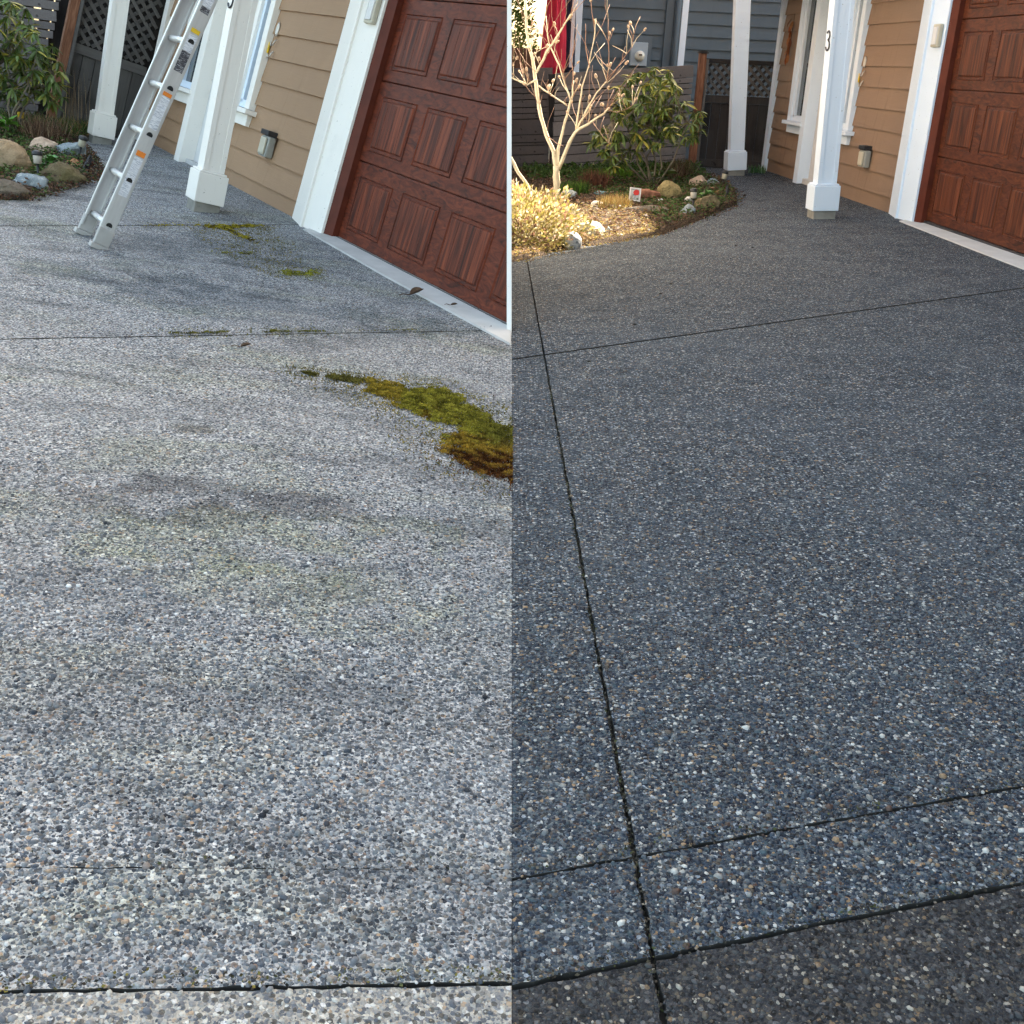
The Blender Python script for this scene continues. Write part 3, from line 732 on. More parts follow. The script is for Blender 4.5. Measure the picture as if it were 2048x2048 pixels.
slat_fence(HL, (6.42, .90, -.02), (6.2, 3.4, -.5), 'weathered grey slat fence behind the rhododendron beside the dirty driveway', ('fence_grey', 'fence_shadow'), 1.25, (.02, .5))
def cedar_post(M, x, y, z, h, label, cap):
    p = thing('fence_post', label, 'post', M @ T(x, y, z))
    obj('post', box_mesh(-.045, .045, -.042, .042, -.3, h, .004), 'post_cedar', p)
    obj('side_strip', box_mesh(-.05, .04, -.075, -.044, -.3, h - .06, .003), 'lattice_grey', p)
    if cap: obj('post_cap', prism_mesh([(-.06, -.056), (.06, -.056), (.06, .056), (-.06, .056)], h + .001, h + .03, .012), 'gate_dark', p)
cedar_post(HR, 6.36, .86, .05, 1.36, 'reddish cedar fence post with dark cap between slat fence and gate', True)
cedar_post(HL, 6.30, .80, -.05, 1.75, 'reddish cedar fence post left of the grey lattice gate', False)
def gate(M, x, y0, y1, z0, zr, zt, label, dark):
    g = thing('garden_gate', label, 'gate', M @ T(x, y0, z0)); W = y1 - y0
    m = 'gate_dark' if dark else 'gate_grey'
    n = max(6, round(W / .125)); bw = W / n
    for i in range(n):
        obj('gate_board', box_mesh(-.012 + random.uniform(-.003, .003), .012, i * bw + .003, (i + 1) * bw - .003, .02, zr - z0 - .075, .003), m, g)
    obj('rail', box_mesh(-.03, .02, 0, W, zr - z0 - .073, zr - z0 + .015, .003), m if dark else 'lattice_grey', g)
    obj('rail', box_mesh(-.032, -.014, 0, W, .03, .12, .003), m, g)
    obj('rail', box_mesh(-.03, .02, 0, W, zt - z0 - .05, zt - z0, .003), m, g)
    H = zt - z0 - .05 - (zr - z0 + .015); zb = zr - z0 + .015; st = .105
    for layer, sgn in ((0, 1), (1, -1)):
        c = -H
        while c < W + H:
            # strip y = c + sgn*z clipped to the opening
            pts = []
            for zz in (0, H):
                pts.append((c + sgn * zz if sgn > 0 else c + (H - zz) * 1.0, zz))
            (ya, za), (yb, zb2) = pts
            def cl(ya, za, yb, zb2):
                t0, t1 = 0.0, 1.0
                for lo, v0, v1 in ((0, ya, yb), (-W, -ya, -yb)):
                    if abs(v1 - v0) < 1e-6: continue
                    t = (lo - v0) / (v1 - v0)
                    if v1 > v0: t0 = max(t0, t)
                    else: t1 = min(t1, t)
                return t0, t1
            t0, t1 = cl(ya, za, yb, zb2)
            if t1 - t0 > .06:
                p = (-.012 + layer * .013, lerp(ya, yb, t0), zb + lerp(za, zb2, t0)); q = (-.012 + layer * .013, lerp(ya, yb, t1), zb + lerp(za, zb2, t1))
                place_board('lattice_strip', p, q, .034, .009, 'lattice_grey' if layer == 0 else m, g, Vector((0, 0, 1)))
            c += st
    return g
gate(HR, 6.42, -.52, .80, .07, .93, 1.36, 'dark weathered gate with lattice top behind the far pillar on the clean side', True)
gate(HL, 6.36, .02, .74, .02, .79, 1.75, 'grey weathered board gate with lattice top behind the ladder', False)
tag(obj('gate_shade_board', box_mesh(6.62, 6.66, -.6, .9, -.3, 2.2), 'gate_dark', None, HL), 'added dark shade board behind the lattice gate and ladder', 'screen')  # added board, keeps the space behind the lattice dark

# ------------------------------------------------------------------ neighbour's house behind the right fence
nb = thing('neighbour_house', 'blue grey lap sided house with electricity meter behind the slat fence', 'house', T(9.0, 0, 0))
obj('wall', box_mesh(.03, 7, -7.5, 2.10, -.6, 8.1), 'siding_blue', nb)
obj('roof', prism_mesh([(-.15, -7.8), (7.3, -7.8), (7.3, 2.25), (-.15, 2.25)], 8.1, 8.3), 'roofing', nb)
for k in range(15):
    z = .0 + k * .166
    for y0, y1 in ((.91, 2.08), (-4.5, .60)):
        bm = bmesh.new()
        vs_ = [bm.verts.new(c) for c in ((0.0, y0, z), (0.0, y1, z), (.022, y1, z + .17), (.022, y0, z + .17), (.04, y0, z), (.04, y1, z), (.04, y1, z + .17), (.04, y0, z + .17))]
        for f in ((0, 1, 2, 3), (5, 4, 7, 6), (0, 4, 5, 1), (3, 2, 6, 7), (1, 5, 6, 2), (0, 3, 7, 4)): bm.faces.new([vs_[i] for i in f])
        bmesh.ops.recalc_face_normals(bm, faces=bm.faces); obj('siding_board', bm_mesh(bm, 'siding_board'), 'siding_blue', nb)
for y0, y1, m in ((.68, .78, 'meter_panel'), (.79, .90, 'siding_blue'), (.585, .675, 'white_paint_clean_cool_cast'), (2.09, 2.19, 'white_paint_clean_cool_cast')):
    obj('trim_board', box_mesh(-.025, .02, y0, y1, -.4, 3, .003), m, nb)
obj('downpipe', tube_mesh([(-.06, .735, -.3), (-.06, .735, 3.0)], .035, 10), 'siding_blue', nb)
mt = thing('electricity_meter', 'pale grey electricity meter box on the blue house wall', 'meter box', T(9.0, 1.26, 1.24))
obj('back_panel', box_mesh(-.03, -.002, -.19, .20, -.2, .40, .003), 'meter_panel', mt)
bx_ = obj('box', box_mesh(-.15, -.032, -.12, .12, .0, .31, .006), 'meter_box', mt)
me = lathe_mesh([(.001, 0), (.066, 0), (.066, .03), (.055, .06), (.001, .066)], 24); me.transform(T(-.151, -.01, .13) @ RY(R(-90))); gl = obj('dial', me, 'meter_glass', mt)
obj('display', box_mesh(-.222, -.2175, -.035, .012, .135, .155), 'digit_black', gl)
me = lathe_mesh([(.062, 0), (.072, 0), (.072, .012), (.062, .012)], 24); me.transform(T(-.152, -.01, .13) @ RY(R(-90))); obj('dial_ring', me, 'aluminium', mt)
# red folded parasol and navy/white one
def folded_parasol(loc, r, z0, z1, m, label, stripe=None):
    u = thing('folded_parasol', label, 'parasol', T(*loc))
    prof = [(.02, z0 - .02), (r * .8, z0), (r, z0 + .12), (r * .92, lerp(z0, z1, .4)), (r * .7, lerp(z0, z1, .75)), (.05, z1), (.01, z1 + .03)]
    obj('canopy', lathe_mesh(prof, 40, wob=lambda k, z: 1 + .13 * math.sin(k * 2 * math.pi / 5 + z) + .06 * math.sin(k * 1.9)), m, u)
    obj('pole', tube_mesh([(0, 0, -.3), (0, 0, z1 + .1)], .022, 10), 'white_paint_warm_offset', u)
    if stripe: obj('stripe', box_mesh(-r - .02, -r * .8, -.055, -.01, z0 + .1, z1 - .1, .004), stripe, u)
folded_parasol((8.0, 2.55, 0), .155, 1.06, 2.3, 'red_fabric', 'red folded parasol standing beside the blue house')
folded_parasol((8.15, 2.335, 0), .085, 1.08, 2.2, 'navy_fabric', 'navy folded parasol with white stripe right of the red one', 'white_fabric')

# ------------------------------------------------------------------ plants
def leaf_np(L, W, curl, fold, n=5):
    """one leaf along +x: returns V,F"""
    V = []; F = []
    for i in range(n):
        t = i / (n - 1); wd = W * math.sin(math.pi * (t * .88 + .08)) ** .8 if 0 < i < n - 1 else W * .06
        x = L * t; z = -curl * L * t * t
        V += [(x, -wd / 2, z + fold * wd), (x, 0, z), (x, wd / 2, z + fold * wd)]
    for i in range(n - 1):
        a = i * 3; F += [(a, a + 3, a + 4, a + 1), (a + 1, a + 4, a + 5, a + 2)]
    return np.array(V), np.array(F)
def rotm(axis, ang): return np.array(Matrix.Rotation(ang, 3, axis))
def leaf_cluster_mesh(seed, nl, L, W, droop, cols, var=.25):
    rr = random.Random(seed); VV = []; FF = []; CC = []; base = 0
    for i in range(nl):
        l = L * rr.uniform(.75, 1.15); V, F = leaf_np(l, W * rr.uniform(.8, 1.15), rr.uniform(.05, .35), .22)
        az = i * 2.4 + rr.uniform(-.3, .3); el = R(rr.uniform(*droop)); tw = rr.uniform(-.5, .5)
        M3 = np.array((Matrix.Rotation(az, 3, 'Z') @ Matrix.Rotation(-el, 3, 'Y') @ Matrix.Rotation(tw, 3, 'X')))
        V = V @ M3.T + np.array((0, 0, rr.uniform(-.01, .012))); c = np.array(rr.choice(cols)) * rr.uniform(1 - var, 1 + var)
        VV.append(V); FF.append(F + base); CC.append(np.repeat(c[None], len(V), 0)); base += len(V)
    return np_mesh('leaf_cluster', np.concatenate(VV), np.concatenate(FF), np.concatenate(CC), True)
RHO = [(.10, .16, .035), (.12, .19, .04), (.11, .18, .05), (.16, .22, .045), (.26, .28, .045), (.08, .13, .035), (.34, .31, .045)]
rho_me = [leaf_cluster_mesh(100 + i, 11, .125, .029, (-58, 15), RHO) for i in range(7)]
for m_ in rho_me: m_.materials.append(MATS['leaf_glossy'])
def rhododendron(M, base, outline, xdepth, label, n, zscale=1.0, seed=1):
    rr = random.Random(seed); r = thing('rhododendron', label, 'shrub', M @ T(*base))
    ys = [p[0] for p in outline]; zs = [p[1] for p in outline]; pts = []
    oy = np.array([p[0] for p in outline]); tries = 0
    while len(pts) < n and tries < 9000:
        tries += 1
        y, z = rr.uniform(min(ys), max(ys)), rr.uniform(min(zs), max(zs))
        if inside(np.array([y]), np.array([z]), outline)[0] and all((y - a) ** 2 + (z - b) ** 2 + (x0) ** 2 * .1 > .0036 for x0, a, b in pts[-60:]):
            pts.append((rr.uniform(-xdepth, xdepth), y, z))
    forks = [Vector((rr.uniform(-.1, .1), rr.uniform(-.12, .12), .0)) for _ in range(7)]
    mid = [Vector((rr.uniform(-.2, .2), lerp(min(ys), max(ys), (i + .5) / 7) * .8 + (sum(ys) / len(ys)) * .2 - base[1], lerp(min(zs), max(zs), rr.uniform(.3, .5)) - base[2])) for i in range(7)]
    for f, m in zip(forks, mid):
        k = (f + m) * .5 + Vector((rr.uniform(-.05, .05), rr.uniform(-.1, .1), -.04))
        obj('stem', tube_mesh([f * .25, k, m], [.012, .009, .007], 7), 'bark_rhodo', r)
    for (x, y, z) in pts:
        tip = Vector((x, y - base[1], z - base[2])); m = min(mid, key=lambda q: (q - tip).length)
        o = obj('leaf_cluster', rho_me[rr.randrange(7)], None, r, T(*tip) @ RZ(rr.uniform(0, 6.3)) @ RX(rr.uniform(-.5, .5)) @ S(*([rr.uniform(.75, 1.1)] * 3)))
        if rr.random() < .6:
            obj('twig', tube_mesh([m, (m + tip) * .5 + Vector((0, 0, -.03)), tip], [.005, .004, .003], 5), 'bark_rhodo', r)
    return r
OUT_R = [(1.849, 1.242), (1.70, 1.20), (1.556, 1.113), (1.53, .93), (1.40, .88), (1.276, .75), (1.239, .532), (1.301, .435), (1.45, .47), (1.62, .55), (1.75, .47), (1.90, .40), (2.06, .27), (2.20, .25), (2.40, .42), (2.425, .551), (2.28, .64), (2.15, .62), (2.238, .80), (2.20, .95), (2.114, 1.09), (1.97, 1.17)]
rhododendron(T(0, 0, 0), (4.1, 1.72, .03), OUT_R, .32, 'large leafy rhododendron with drooping leaves in front of the slat fence', 150, seed=3)
OUT_L = [(1.62, .95), (1.309, .93), (1.218, .80), (1.16, .72), (1.079, .715), (.98, .60), (.965, .45), (.945, .30), (1.02, .19), (1.12, .30), (1.20, .17), (1.42, .13), (1.75, .1), (1.80, .9)]
rhododendron(HL, (5.2, 1.30, -.10), OUT_L, .25, 'leafy rhododendron at left edge in front of grey fence by the dirty driveway', 110, seed=8)

def tufts(name, label, cat, M, centers, nb_, L, spread, cols, width, up=.75, mat='leaf_matt', group=None, kind=None):
    P_, D_, L_, W_, C_ = [], [], [], [], []
    for (x, y) in centers:
        n = nb_; a = rng.uniform(0, 2 * math.pi, n); r = rng.random(n) ** .5 * spread
        p = np.stack([x + np.cos(a) * r, y + np.sin(a) * r, np.full(n, -.005)], 1); b = rng.uniform(0, 2 * math.pi, n)
        d = np.stack([np.cos(b) * rng.uniform(.05, 1 - up, n), np.sin(b) * rng.uniform(.05, 1 - up, n), np.full(n, up)], 1); d /= np.linalg.norm(d, axis=1)[:, None]
        P_.append(p); D_.append(d); L_.append(L * rng.uniform(.5, 1.1, n)); W_.append(np.full(n, width)); C_.append(np.array(cols)[rng.integers(0, len(cols), n)] * rng.uniform(.7, 1.25, (n, 1)))
    V, F, C = blades(np.concatenate(P_), np.concatenate(D_), np.concatenate(L_), np.concatenate(W_), np.concatenate(C_))
    return tag(obj(name, np_mesh(name, V, F, C), mat, None, M), label, cat, group, kind)
GREENS = [(.06, .12, .025), (.09, .16, .03), (.05, .09, .02)]
BRIGHT = [(.16, .34, .03), (.20, .38, .05), (.12, .26, .03)]
DRY = [(.36, .24, .10), (.28, .17, .08), (.45, .33, .16), (.20, .11, .05)]
BROWN = [(.13, .07, .04), (.18, .10, .06), (.09, .05, .035), (.24, .15, .09)]

# planting beds (soil with clods), leaf litter and creeping ground cover
def bed(M, poly, name='garden_bed'):
    xs = [p[0] for p in poly]; ys = [p[1] for p in poly]; st = .06
    nx = int((max(xs) - min(xs)) / st) + 2; ny = int((max(ys) - min(ys)) / st) + 2
    X = min(xs) + np.arange(nx) * st; Y = min(ys) + np.arange(ny) * st; gx, gy = np.meshgrid(X, Y)
    ins = inside(gx.ravel(), gy.ravel(), poly).reshape(gx.shape)
    z = np.array([[.012 * noise.noise(Vector((x * 6, y * 6, 0))) + .02 * noise.noise(Vector((x * 1.7, y * 1.7, 3))) for x in X] for y in Y])
    z = np.where(ins, np.maximum(z + .03, .004), -.03)
    V = np.stack([gx, gy, z], -1).reshape(-1, 3); idx = np.arange(nx * ny).reshape(ny, nx)
    F = np.stack([idx[:-1, :-1], idx[:-1, 1:], idx[1:, 1:], idx[1:, :-1]], -1).reshape(-1, 4)
    return tag(obj(name, np_mesh(name, V, F, None, True), 'soil', None, M), kind='structure')
POLY_BR = [(-1.2, 6.6), (0, 7.40)] + BED_R[1:] + [(2.35, 14.9), (-1.4, 14.9)]
bed(GR, [(-1.2, 6.5), (0, 7.36), (.42, 7.97), (.84, 8.36), (1.15, 8.65), (1.63, 9.62), (2.09, 10.61), (2.26, 11.54), (2.34, 12.78), (2.25, 13.5), (2.37, 14.9), (-1.4, 14.9)])
POLY_BL = BED_L + [(-4.05, 11.9), (-7.5, 11.9), (-7.5, 5.2)]
bed(GL, POLY_BL)
def scatter(poly, n):
    xs = [p[0] for p in poly]; ys = [p[1] for p in poly]; x = rng.uniform(min(xs), max(xs), n * 3); y = rng.uniform(min(ys), max(ys), n * 3)
    k = inside(x, y, poly); return x[k][:n], y[k][:n]
def cover(name, label, M, poly, n, L, W, cols, z=.035, flat=.35, mat='leaf_matt'):
    x, y = scatter(poly, n); n = len(x)
    b = rng.uniform(0, 2 * math.pi, n); d = np.stack([np.cos(b), np.sin(b), rng.uniform(-.1, flat, n)], 1); d /= np.linalg.norm(d, axis=1)[:, None]
    p = np.stack([x, y, z + rng.random(n) ** 2 * .05], 1)
    V, F, C = blades(p, d, L * rng.uniform(.5, 1.3, n), W * rng.uniform(.6, 1.2, n), np.array(cols)[rng.integers(0, len(cols), n)] * rng.uniform(.6, 1.3, (n, 1)))
    return tag(obj(name, np_mesh(name, V, F, C), mat, None, M), label, None, None, 'stuff')
def edge_litter(name, label, M, path, n, L, W, cols, spread=.075, mat='leaf_matt'):
    A = np.array(path); seg = np.linalg.norm(np.diff(A, axis=0), axis=1); cum = np.concatenate([[0], np.cumsum(seg)])
    u = rng.random(n) * cum[-1]; i = np.clip(np.searchsorted(cum, u) - 1, 0, len(seg) - 1); tt = (u - cum[i]) / seg[i]
    p = A[i] + (A[i + 1] - A[i]) * tt[:, None]; dr = (A[i + 1] - A[i]) / seg[i][:, None]; nr = np.stack([-dr[:, 1], dr[:, 0]], 1)
    off = np.where(rng.random(n) < .12, -rng.random(n) ** 2 * spread * 1.3, rng.uniform(-.012, spread * 1.7, n)); p = p + nr * off[:, None]
    b = rng.uniform(0, 2 * math.pi, n); d = np.stack([np.cos(b), np.sin(b), rng.uniform(-.05, .7, n)], 1); d /= np.linalg.norm(d, axis=1)[:, None]
    q = np.stack([p[:, 0], p[:, 1], np.where(off < 0, .004, .012 + rng.random(n) * .03)], 1)
    V, F, C = blades(q, d, L * rng.uniform(.4, 1.4, n), W * rng.uniform(.5, 1.3, n), np.array(cols)[rng.integers(0, len(cols), n)] * rng.uniform(.5, 1.4, (n, 1)))
    return tag(obj(name, np_mesh(name, V, F, C), mat, None, M), label, None, None, 'stuff')
def inset(poly, k):
    cx = sum(p[0] for p in poly) / len(poly); cy = sum(p[1] for p in poly) / len(poly); return [(lerp(p[0], cx, k), lerp(p[1], cy, k)) for p in poly]
cover('leaf_litter', 'brown leaf litter over the shaded planting bed', GR, inset(POLY_BR, -.015), 15000, .035, .018, BROWN)
cover('ground_cover', 'small green creeping plants in the right planting bed', GR, inset([(1.2, 8.95), (1.62, 9.68), (2.07, 10.65), (2.24, 11.6), (2.2, 13), (1.0, 13.8), (.5, 12), (1.0, 10.9), (1.2, 10.0)], .0), 9000, .026, .018, GREENS + [(.10, .14, .05)])
cover('ground_cover', 'dark green growth along the foot of the slat fence', GR, [(.2, 12.6), (2.2, 12.8), (2.3, 14.5), (.1, 14.0)], 4200, .06, .022, GREENS, .04, 1.2)
cover('straw_mulch', 'dry golden mulch and grass in the sunlit corner of the bed', GR, [(.02, 7.5), (.44, 8.02), (.84, 8.41), (1.14, 8.70), (1.2, 9.5), (1.1, 10.2), (.4, 10.35), (0, 8.9)], 7000, .032, .006, [(.36, .22, .09), (.26, .15, .06), (.46, .31, .12), (.18, .10, .05), (.46, .36, .09), (.28, .25, .06)], .02, .4)
cover('leaf_litter', 'brown leaf litter in the rock bed beside the dirty driveway', GL, inset(POLY_BL, -.012), 16000, .035, .018, BROWN)
cover('ground_cover', 'green creeping plants among the rocks beside the dirty driveway', GL, [(-3.14, 7.5), (-3.13, 8.0), (-3.1, 8.3), (-3.3, 8.7), (-3.8, 9.9), (-4.3, 10.3), (-5.2, 9.5), (-4.6, 8.2), (-3.8, 7.6)], 7000, .028, .018, GREENS + [(.13, .17, .05)])
cover('ground_cover', 'grass and weeds along the foot of the gate by the far pillar', GL, [(-3.95, 10.45), (-4.1, 11.4), (-5.6, 11.4), (-5.2, 10.2)], 3600, .10, .008, GREENS + DRY[:1], .02, 2.5)

EDGE_MIX = BROWN + [(.07, .045, .03), (.05, .035, .025), (.07, .10, .03), (.10, .14, .04)]
edge_litter('leaf_litter', 'crumbs of soil and leaves along the shaded bed edge of the clean driveway', GR, [(1.10, 8.66)] + [(x + .03, y - .02) for x, y in BED_R[4:]], 7000, .022, .012, EDGE_MIX)
edge_litter('straw_mulch', 'golden straw and crumbs along the sunlit bed edge', GR, [(.0, 7.40), (.41, 7.99), (.83, 8.38), (1.12, 8.67)], 3600, .024, .007, [(.42, .27, .10), (.30, .18, .08), (.50, .36, .15), (.20, .12, .06), (.40, .34, .08)], .085)
edge_litter('leaf_litter', 'crumbs of soil and red leaves along the bed edge of the dirty driveway', GL, BED_L[::-1][1:], 7000, .024, .013, EDGE_MIX + [(.20, .07, .035)])
GRIT = [(.05, .04, .03), (.03, .027, .022), (.10, .085, .06), (.16, .14, .11), (.07, .075, .03)]
def lp(p, q, a, b): return [(lerp(p[0], q[0], a), lerp(p[1], q[1], a)), (lerp(p[0], q[0], b), lerp(p[1], q[1], b))]
for M_, seg, n_, cols_, lb_ in ((GL, lp(*bj, .45, 1), 1500, GRIT + [(.16, .14, .03), (.20, .17, .04)], 'grit and moss crumbs in the near joint of the dirty driveway'), (GL, lp(*fj, .45, 1), 420, GRIT, 'grit in the faint joint of the dirty driveway'),
                                (GL, lp(*m1, 0, 1), 900, GRIT, 'grit in the far joint of the dirty driveway'),
                                (GR, lp(*t3, .24, .62), 1500, GRIT, 'grit in the nearest joint of the clean driveway'), (GR, lp(*t2, .24, .62), 1100, GRIT, 'grit in the second joint of the clean driveway'), (GR, lp(*lj, 0, .55), 2000, GRIT, 'grit in the long joint of the clean driveway')):
    edge_litter('joint_grit', lb_, M_, seg, n_, .006, .005, cols_, .0045, 'dry_stem').location += M_.to_3x3() @ Vector((0, 0, -.016))
tufts('grass_clump', 'bright green grass clump under the rhododendron by the slat fence', 'grass', GR, [(1.06, 12.75), (1.15, 12.8), (1.24, 12.78)], 260, .16, .10, BRIGHT, .007, .8, group='green clumps')
tufts('grass_clump', 'bright green grass clump right of the bare tree trunk', 'grass', GR, [(.55, 11.2), (.63, 11.15), (.68, 11.25)], 230, .17, .09, BRIGHT[:1] + GREENS, .007, .8, group='green clumps')
tufts('dry_shrub', 'reddish brown twiggy dead perennial behind the teal stone', 'plant', GR, [(.80, 11.75), (.90, 11.7)], 300, .24, .10, [(.16, .065, .04), (.22, .10, .06), (.11, .05, .035)], .005, .7, 'dry_stem')
tufts('dry_grass', 'golden dry grass tuft left of the red plaque', 'grass', GR, [(.84, 10.08), (.93, 10.05), (.99, 10.12)], 150, .17, .07, [(.50, .36, .12), (.40, .25, .1), (.55, .45, .2)], .006, .7, 'dry_stem')
tufts('dry_shrub', 'bare tan twigs behind the pink rock on the clean side', 'plant', GR, [(1.80, 12.6), (1.92, 12.75)], 130, .30, .09, BROWN + [(.3, .24, .17)], .005, .6, 'dry_stem')
tufts('dry_shrub', 'brown dry stems at the foot of the bare tree by the golden bush', 'plant', GR, [(.18, 9.6), (.30, 9.9), (.1, 9.9)], 120, .24, .10, [(.45, .33, .18), (.3, .19, .1), (.55, .45, .28)], .007, .85, 'dry_stem')
tufts('snowdrop_clump', 'small green bulb leaves right of the far pillar by the gate', 'plant', GR, [(2.87, 13.75), (2.94, 13.78), (3.0, 13.74)], 40, .11, .04, [(.10, .22, .06), (.08, .18, .06), (.3, .36, .25)], .010, .85)
tufts('dry_shrub', 'brown dead fern and twigs behind the pink rock beside the dirty driveway', 'plant', GL, [(-4.05, 9.85), (-4.15, 9.95), (-3.98, 9.95)], 190, .26, .11, BROWN + [(.34, .24, .15)], .006, .6, 'dry_stem')
tufts('dry_shrub', 'thin tan stems standing in front of the grey gate beside the far pillar', 'plant', GL, [(-4.12, 10.95), (-4.2, 10.9)], 16, .6, .12, [(.34, .25, .15), (.25, .17, .1)], .006, .93, 'dry_stem')
def broadleaf(M, loc, label, cols, L=.085, n=12, W=.036):
    p = thing('broadleaf_plant', label, 'plant', M @ T(*loc))
    for i in range(3):
        me = leaf_cluster_mesh(300 + int(loc[0] * 100) + i, n // 3 + 2, L, W, (0, 55), cols); me.materials.append(MATS['leaf_glossy'])
        obj('leaf_cluster', me, None, p, T((i - 1) * .03, 0, .01 + .02 * i))
    obj('stem', tube_mesh([(0, 0, -.03), (0, 0, .08)], .005, 6), 'bark_rhodo', p)
YG = [(.16, .24, .03), (.22, .28, .04), (.12, .20, .03)]
broadleaf(GR, (1.62, 12.2, .08), 'yellow green seedling with broad leaves above the round rock', YG, .15, 14, .055)
broadleaf(GR, (1.80, 10.65, .05), 'small round leafed green plant behind the brown mossy rock on the clean side', [(.10, .25, .05), (.14, .3, .07)], .05, 12, .045)
broadleaf(GL, (-3.35, 8.15, .06), 'small round leafed green plant behind the brown mossy rock beside the dirty driveway', [(.08, .22, .04), (.12, .28, .06)], .06, 14, .055)
broadleaf(GL, (-4.30, 9.75, .10), 'bright green leafy sprig at left edge above the tan boulder', [(.15, .30, .03), (.10, .24, .03)], .13, 12, .045)

# rocks
ROCKS = [  # side, x, y, half sizes, z, rot, material, flat, label
    (GL, -3.60, 8.06, .155, .13, .135, .075, .2, 'rock_tan', 0, 'large rounded tan boulder at left edge of the bed beside the dirty driveway'),
    (GL, -3.17, 7.46, .105, .085, .075, .04, .3, 'rock_bluegrey', 1, 'angular blue grey rock at the edge of the dirty driveway'),
    (GL, -3.15, 7.88, .155, .10, .095, .05, .45, 'rock_brown', 1, 'mossy brown angular rock right of the blue grey one beside the dirty driveway'),
    (GL, -3.20, 7.06, .15, .09, .06, .035, .1, 'rock_dark', 0, 'flat dark brown rock in the lower left corner of the rock bed'),
    (GL, -3.80, 9.28, .125, .10, .10, .05, .7, 'rock_pink', 1, 'pale pink craggy rock left of the solar light beside the dirty driveway'),
    (GL, -3.58, 9.28, .125, .10, .085, .05, .1, 'rock_bluegrey', 1, 'blue grey angular rock between pink rock and solar light beside the dirty driveway'),
    (GL, -3.36, 8.72, .055, .04, .035, .04, .0, 'rock_orange', 1, 'small orange stone near the black edging coil beside the dirty driveway'),
    (GL, -3.50, 8.05, .04, .035, .035, .05, .0, 'rock_white', 0, 'small white pebbly stone beside the tan boulder'),
    (GR, 1.475, 10.74, .115, .10, .112, .07, .2, 'rock_round', 0, 'round mossy ochre boulder right of the cat figure'),
    (GR, 1.17, 9.83, .18, .07, .045, .035, .1, 'rock_dark', 0, 'long flat dark rock half in sun below the red plaque'),
    (GR, 1.515, 9.76, .060, .055, .065, .035, .3, 'rock_bluegrey', 1, 'small blue grey rock under the solar lamp on the clean side'),
    (GR, 1.735, 10.14, .115, .085, .085, .05, .35, 'rock_brown', 1, 'mossy brown rock at the edge of the clean driveway'),
    (GR, 1.965, 12.1, .105, .09, .075, .05, .5, 'rock_pink', 1, 'pale pink craggy rock by the far pillar of the clean driveway'),
    (GR, 2.14, 12.2, .085, .08, .06, .04, .1, 'rock_bluegrey', 1, 'blue grey rock right of the pale pink rock on the clean side'),
    (GR, 2.055, 11.38, .036, .03, .022, .03, .0, 'rock_orange', 1, 'small orange stone on the point of the bed on the clean side'),
    (GR, .764, 10.2, .052, .045, .032, .045, .1, 'rock_white', 0, 'smooth pale stone in the sunlight left of the dry grass'),
    (GR, .585, 8.50, .112, .10, .085, .03, .2, 'rock_pale', 0, 'pale speckled rounded rock in full sunlight by the golden bush'),
    (GR, .432, 7.985, .060, .055, .068, .035, .3, 'rock_speckled', 0, 'grey speckled round stone standing on the clean driveway edge'),
    (GR, .80, 8.44, .035, .022, .018, .02, .0, 'rock_white', 1, 'small flat white chip of stone at the sunlit bed edge'),
    (GR, .725, 8.50, .022, .02, .045, .03, .0, 'rock_speckled', 1, 'small upright grey stone between the pale rock and the white chip'),
    (GR, .875, 11.22, .066, .05, .020, .04, .0, 'stone_teal', 0, 'flat teal stone in the shade behind the dry grass'),
    (GR, .54, 10.95, .078, .06, .045, .05, .2, 'rock_bluegrey', 0, 'smooth dark grey stone just right of the bare tree trunk base'),
    (GR, 1.64, 10.55, .035, .03, .028, .05, .0, 'rock_white', 0, 'small white stone right of the round ochre boulder'),
]
for i, (G_, x, y, sx, sy, sz, z, rz, m, fl, lb) in enumerate(ROCKS):
    tag(obj('rock', rock_mesh(sx, sy, sz, i + 3, .24 if not fl else .36, 4, fl), m, None, G_ @ T(x, y, z) @ RZ(rz)), lb, 'rock', 'garden rocks')
def log_():
    me = tube_mesh([(-.07, 0, 0), (-.02, .01, .005), (.07, 0, 0)], [.032, .034, .03], 12); me.transform(T(1.37, 13.05, .06)); tag(obj('log', me, 'wood_log', None, GR), 'short dark log lying under the rhododendron beside the green grass', 'log')
log_()
# solar garden lights
def solar_light(M, loc, tilt, label, lens):
    s = thing('solar_light', label, 'garden light', M @ T(*loc) @ RX(tilt[0]) @ RY(tilt[1]), 'solar lights')
    obj('stake', tube_mesh([(0, 0, -.06), (0, 0, .10)], [.006, .009], 8), 'black_plastic', s)
    obj('lens', lathe_mesh([(.018, .10), (.026, .105), (.029, .15), (.028, .155)], 14), lens, s)
    obj('cap', lathe_mesh([(.034, .156), (.036, .16), (.032, .18), (.012, .188)], 14), 'black_plastic', s)
solar_light(GL, (-3.49, 9.16, .02), (.0, .25), 'cream lens solar light with black cap right of blue grey rock by the dirty driveway', 'beige_plastic')
solar_light(GL, (-3.25, 7.76, .03), (-.05, -.05), 'black solar stake light standing behind the blue grey rock beside the dirty driveway', 'clear_plastic')
solar_light(GL, (-4.38, 10.25, .05), (.0, .0), 'black capped solar light in the weeds left of the far pillar', 'sticker_yellow')
solar_light(GR, (1.585, 9.93, .03), (-.05, .0), 'grey solar stake light behind the small blue grey rock on the clean side', 'clear_plastic')
solar_light(GR, (2.20, 12.0, .0), (.0, .2), 'black capped solar light at the bed edge near the far pillar', 'beige_plastic')
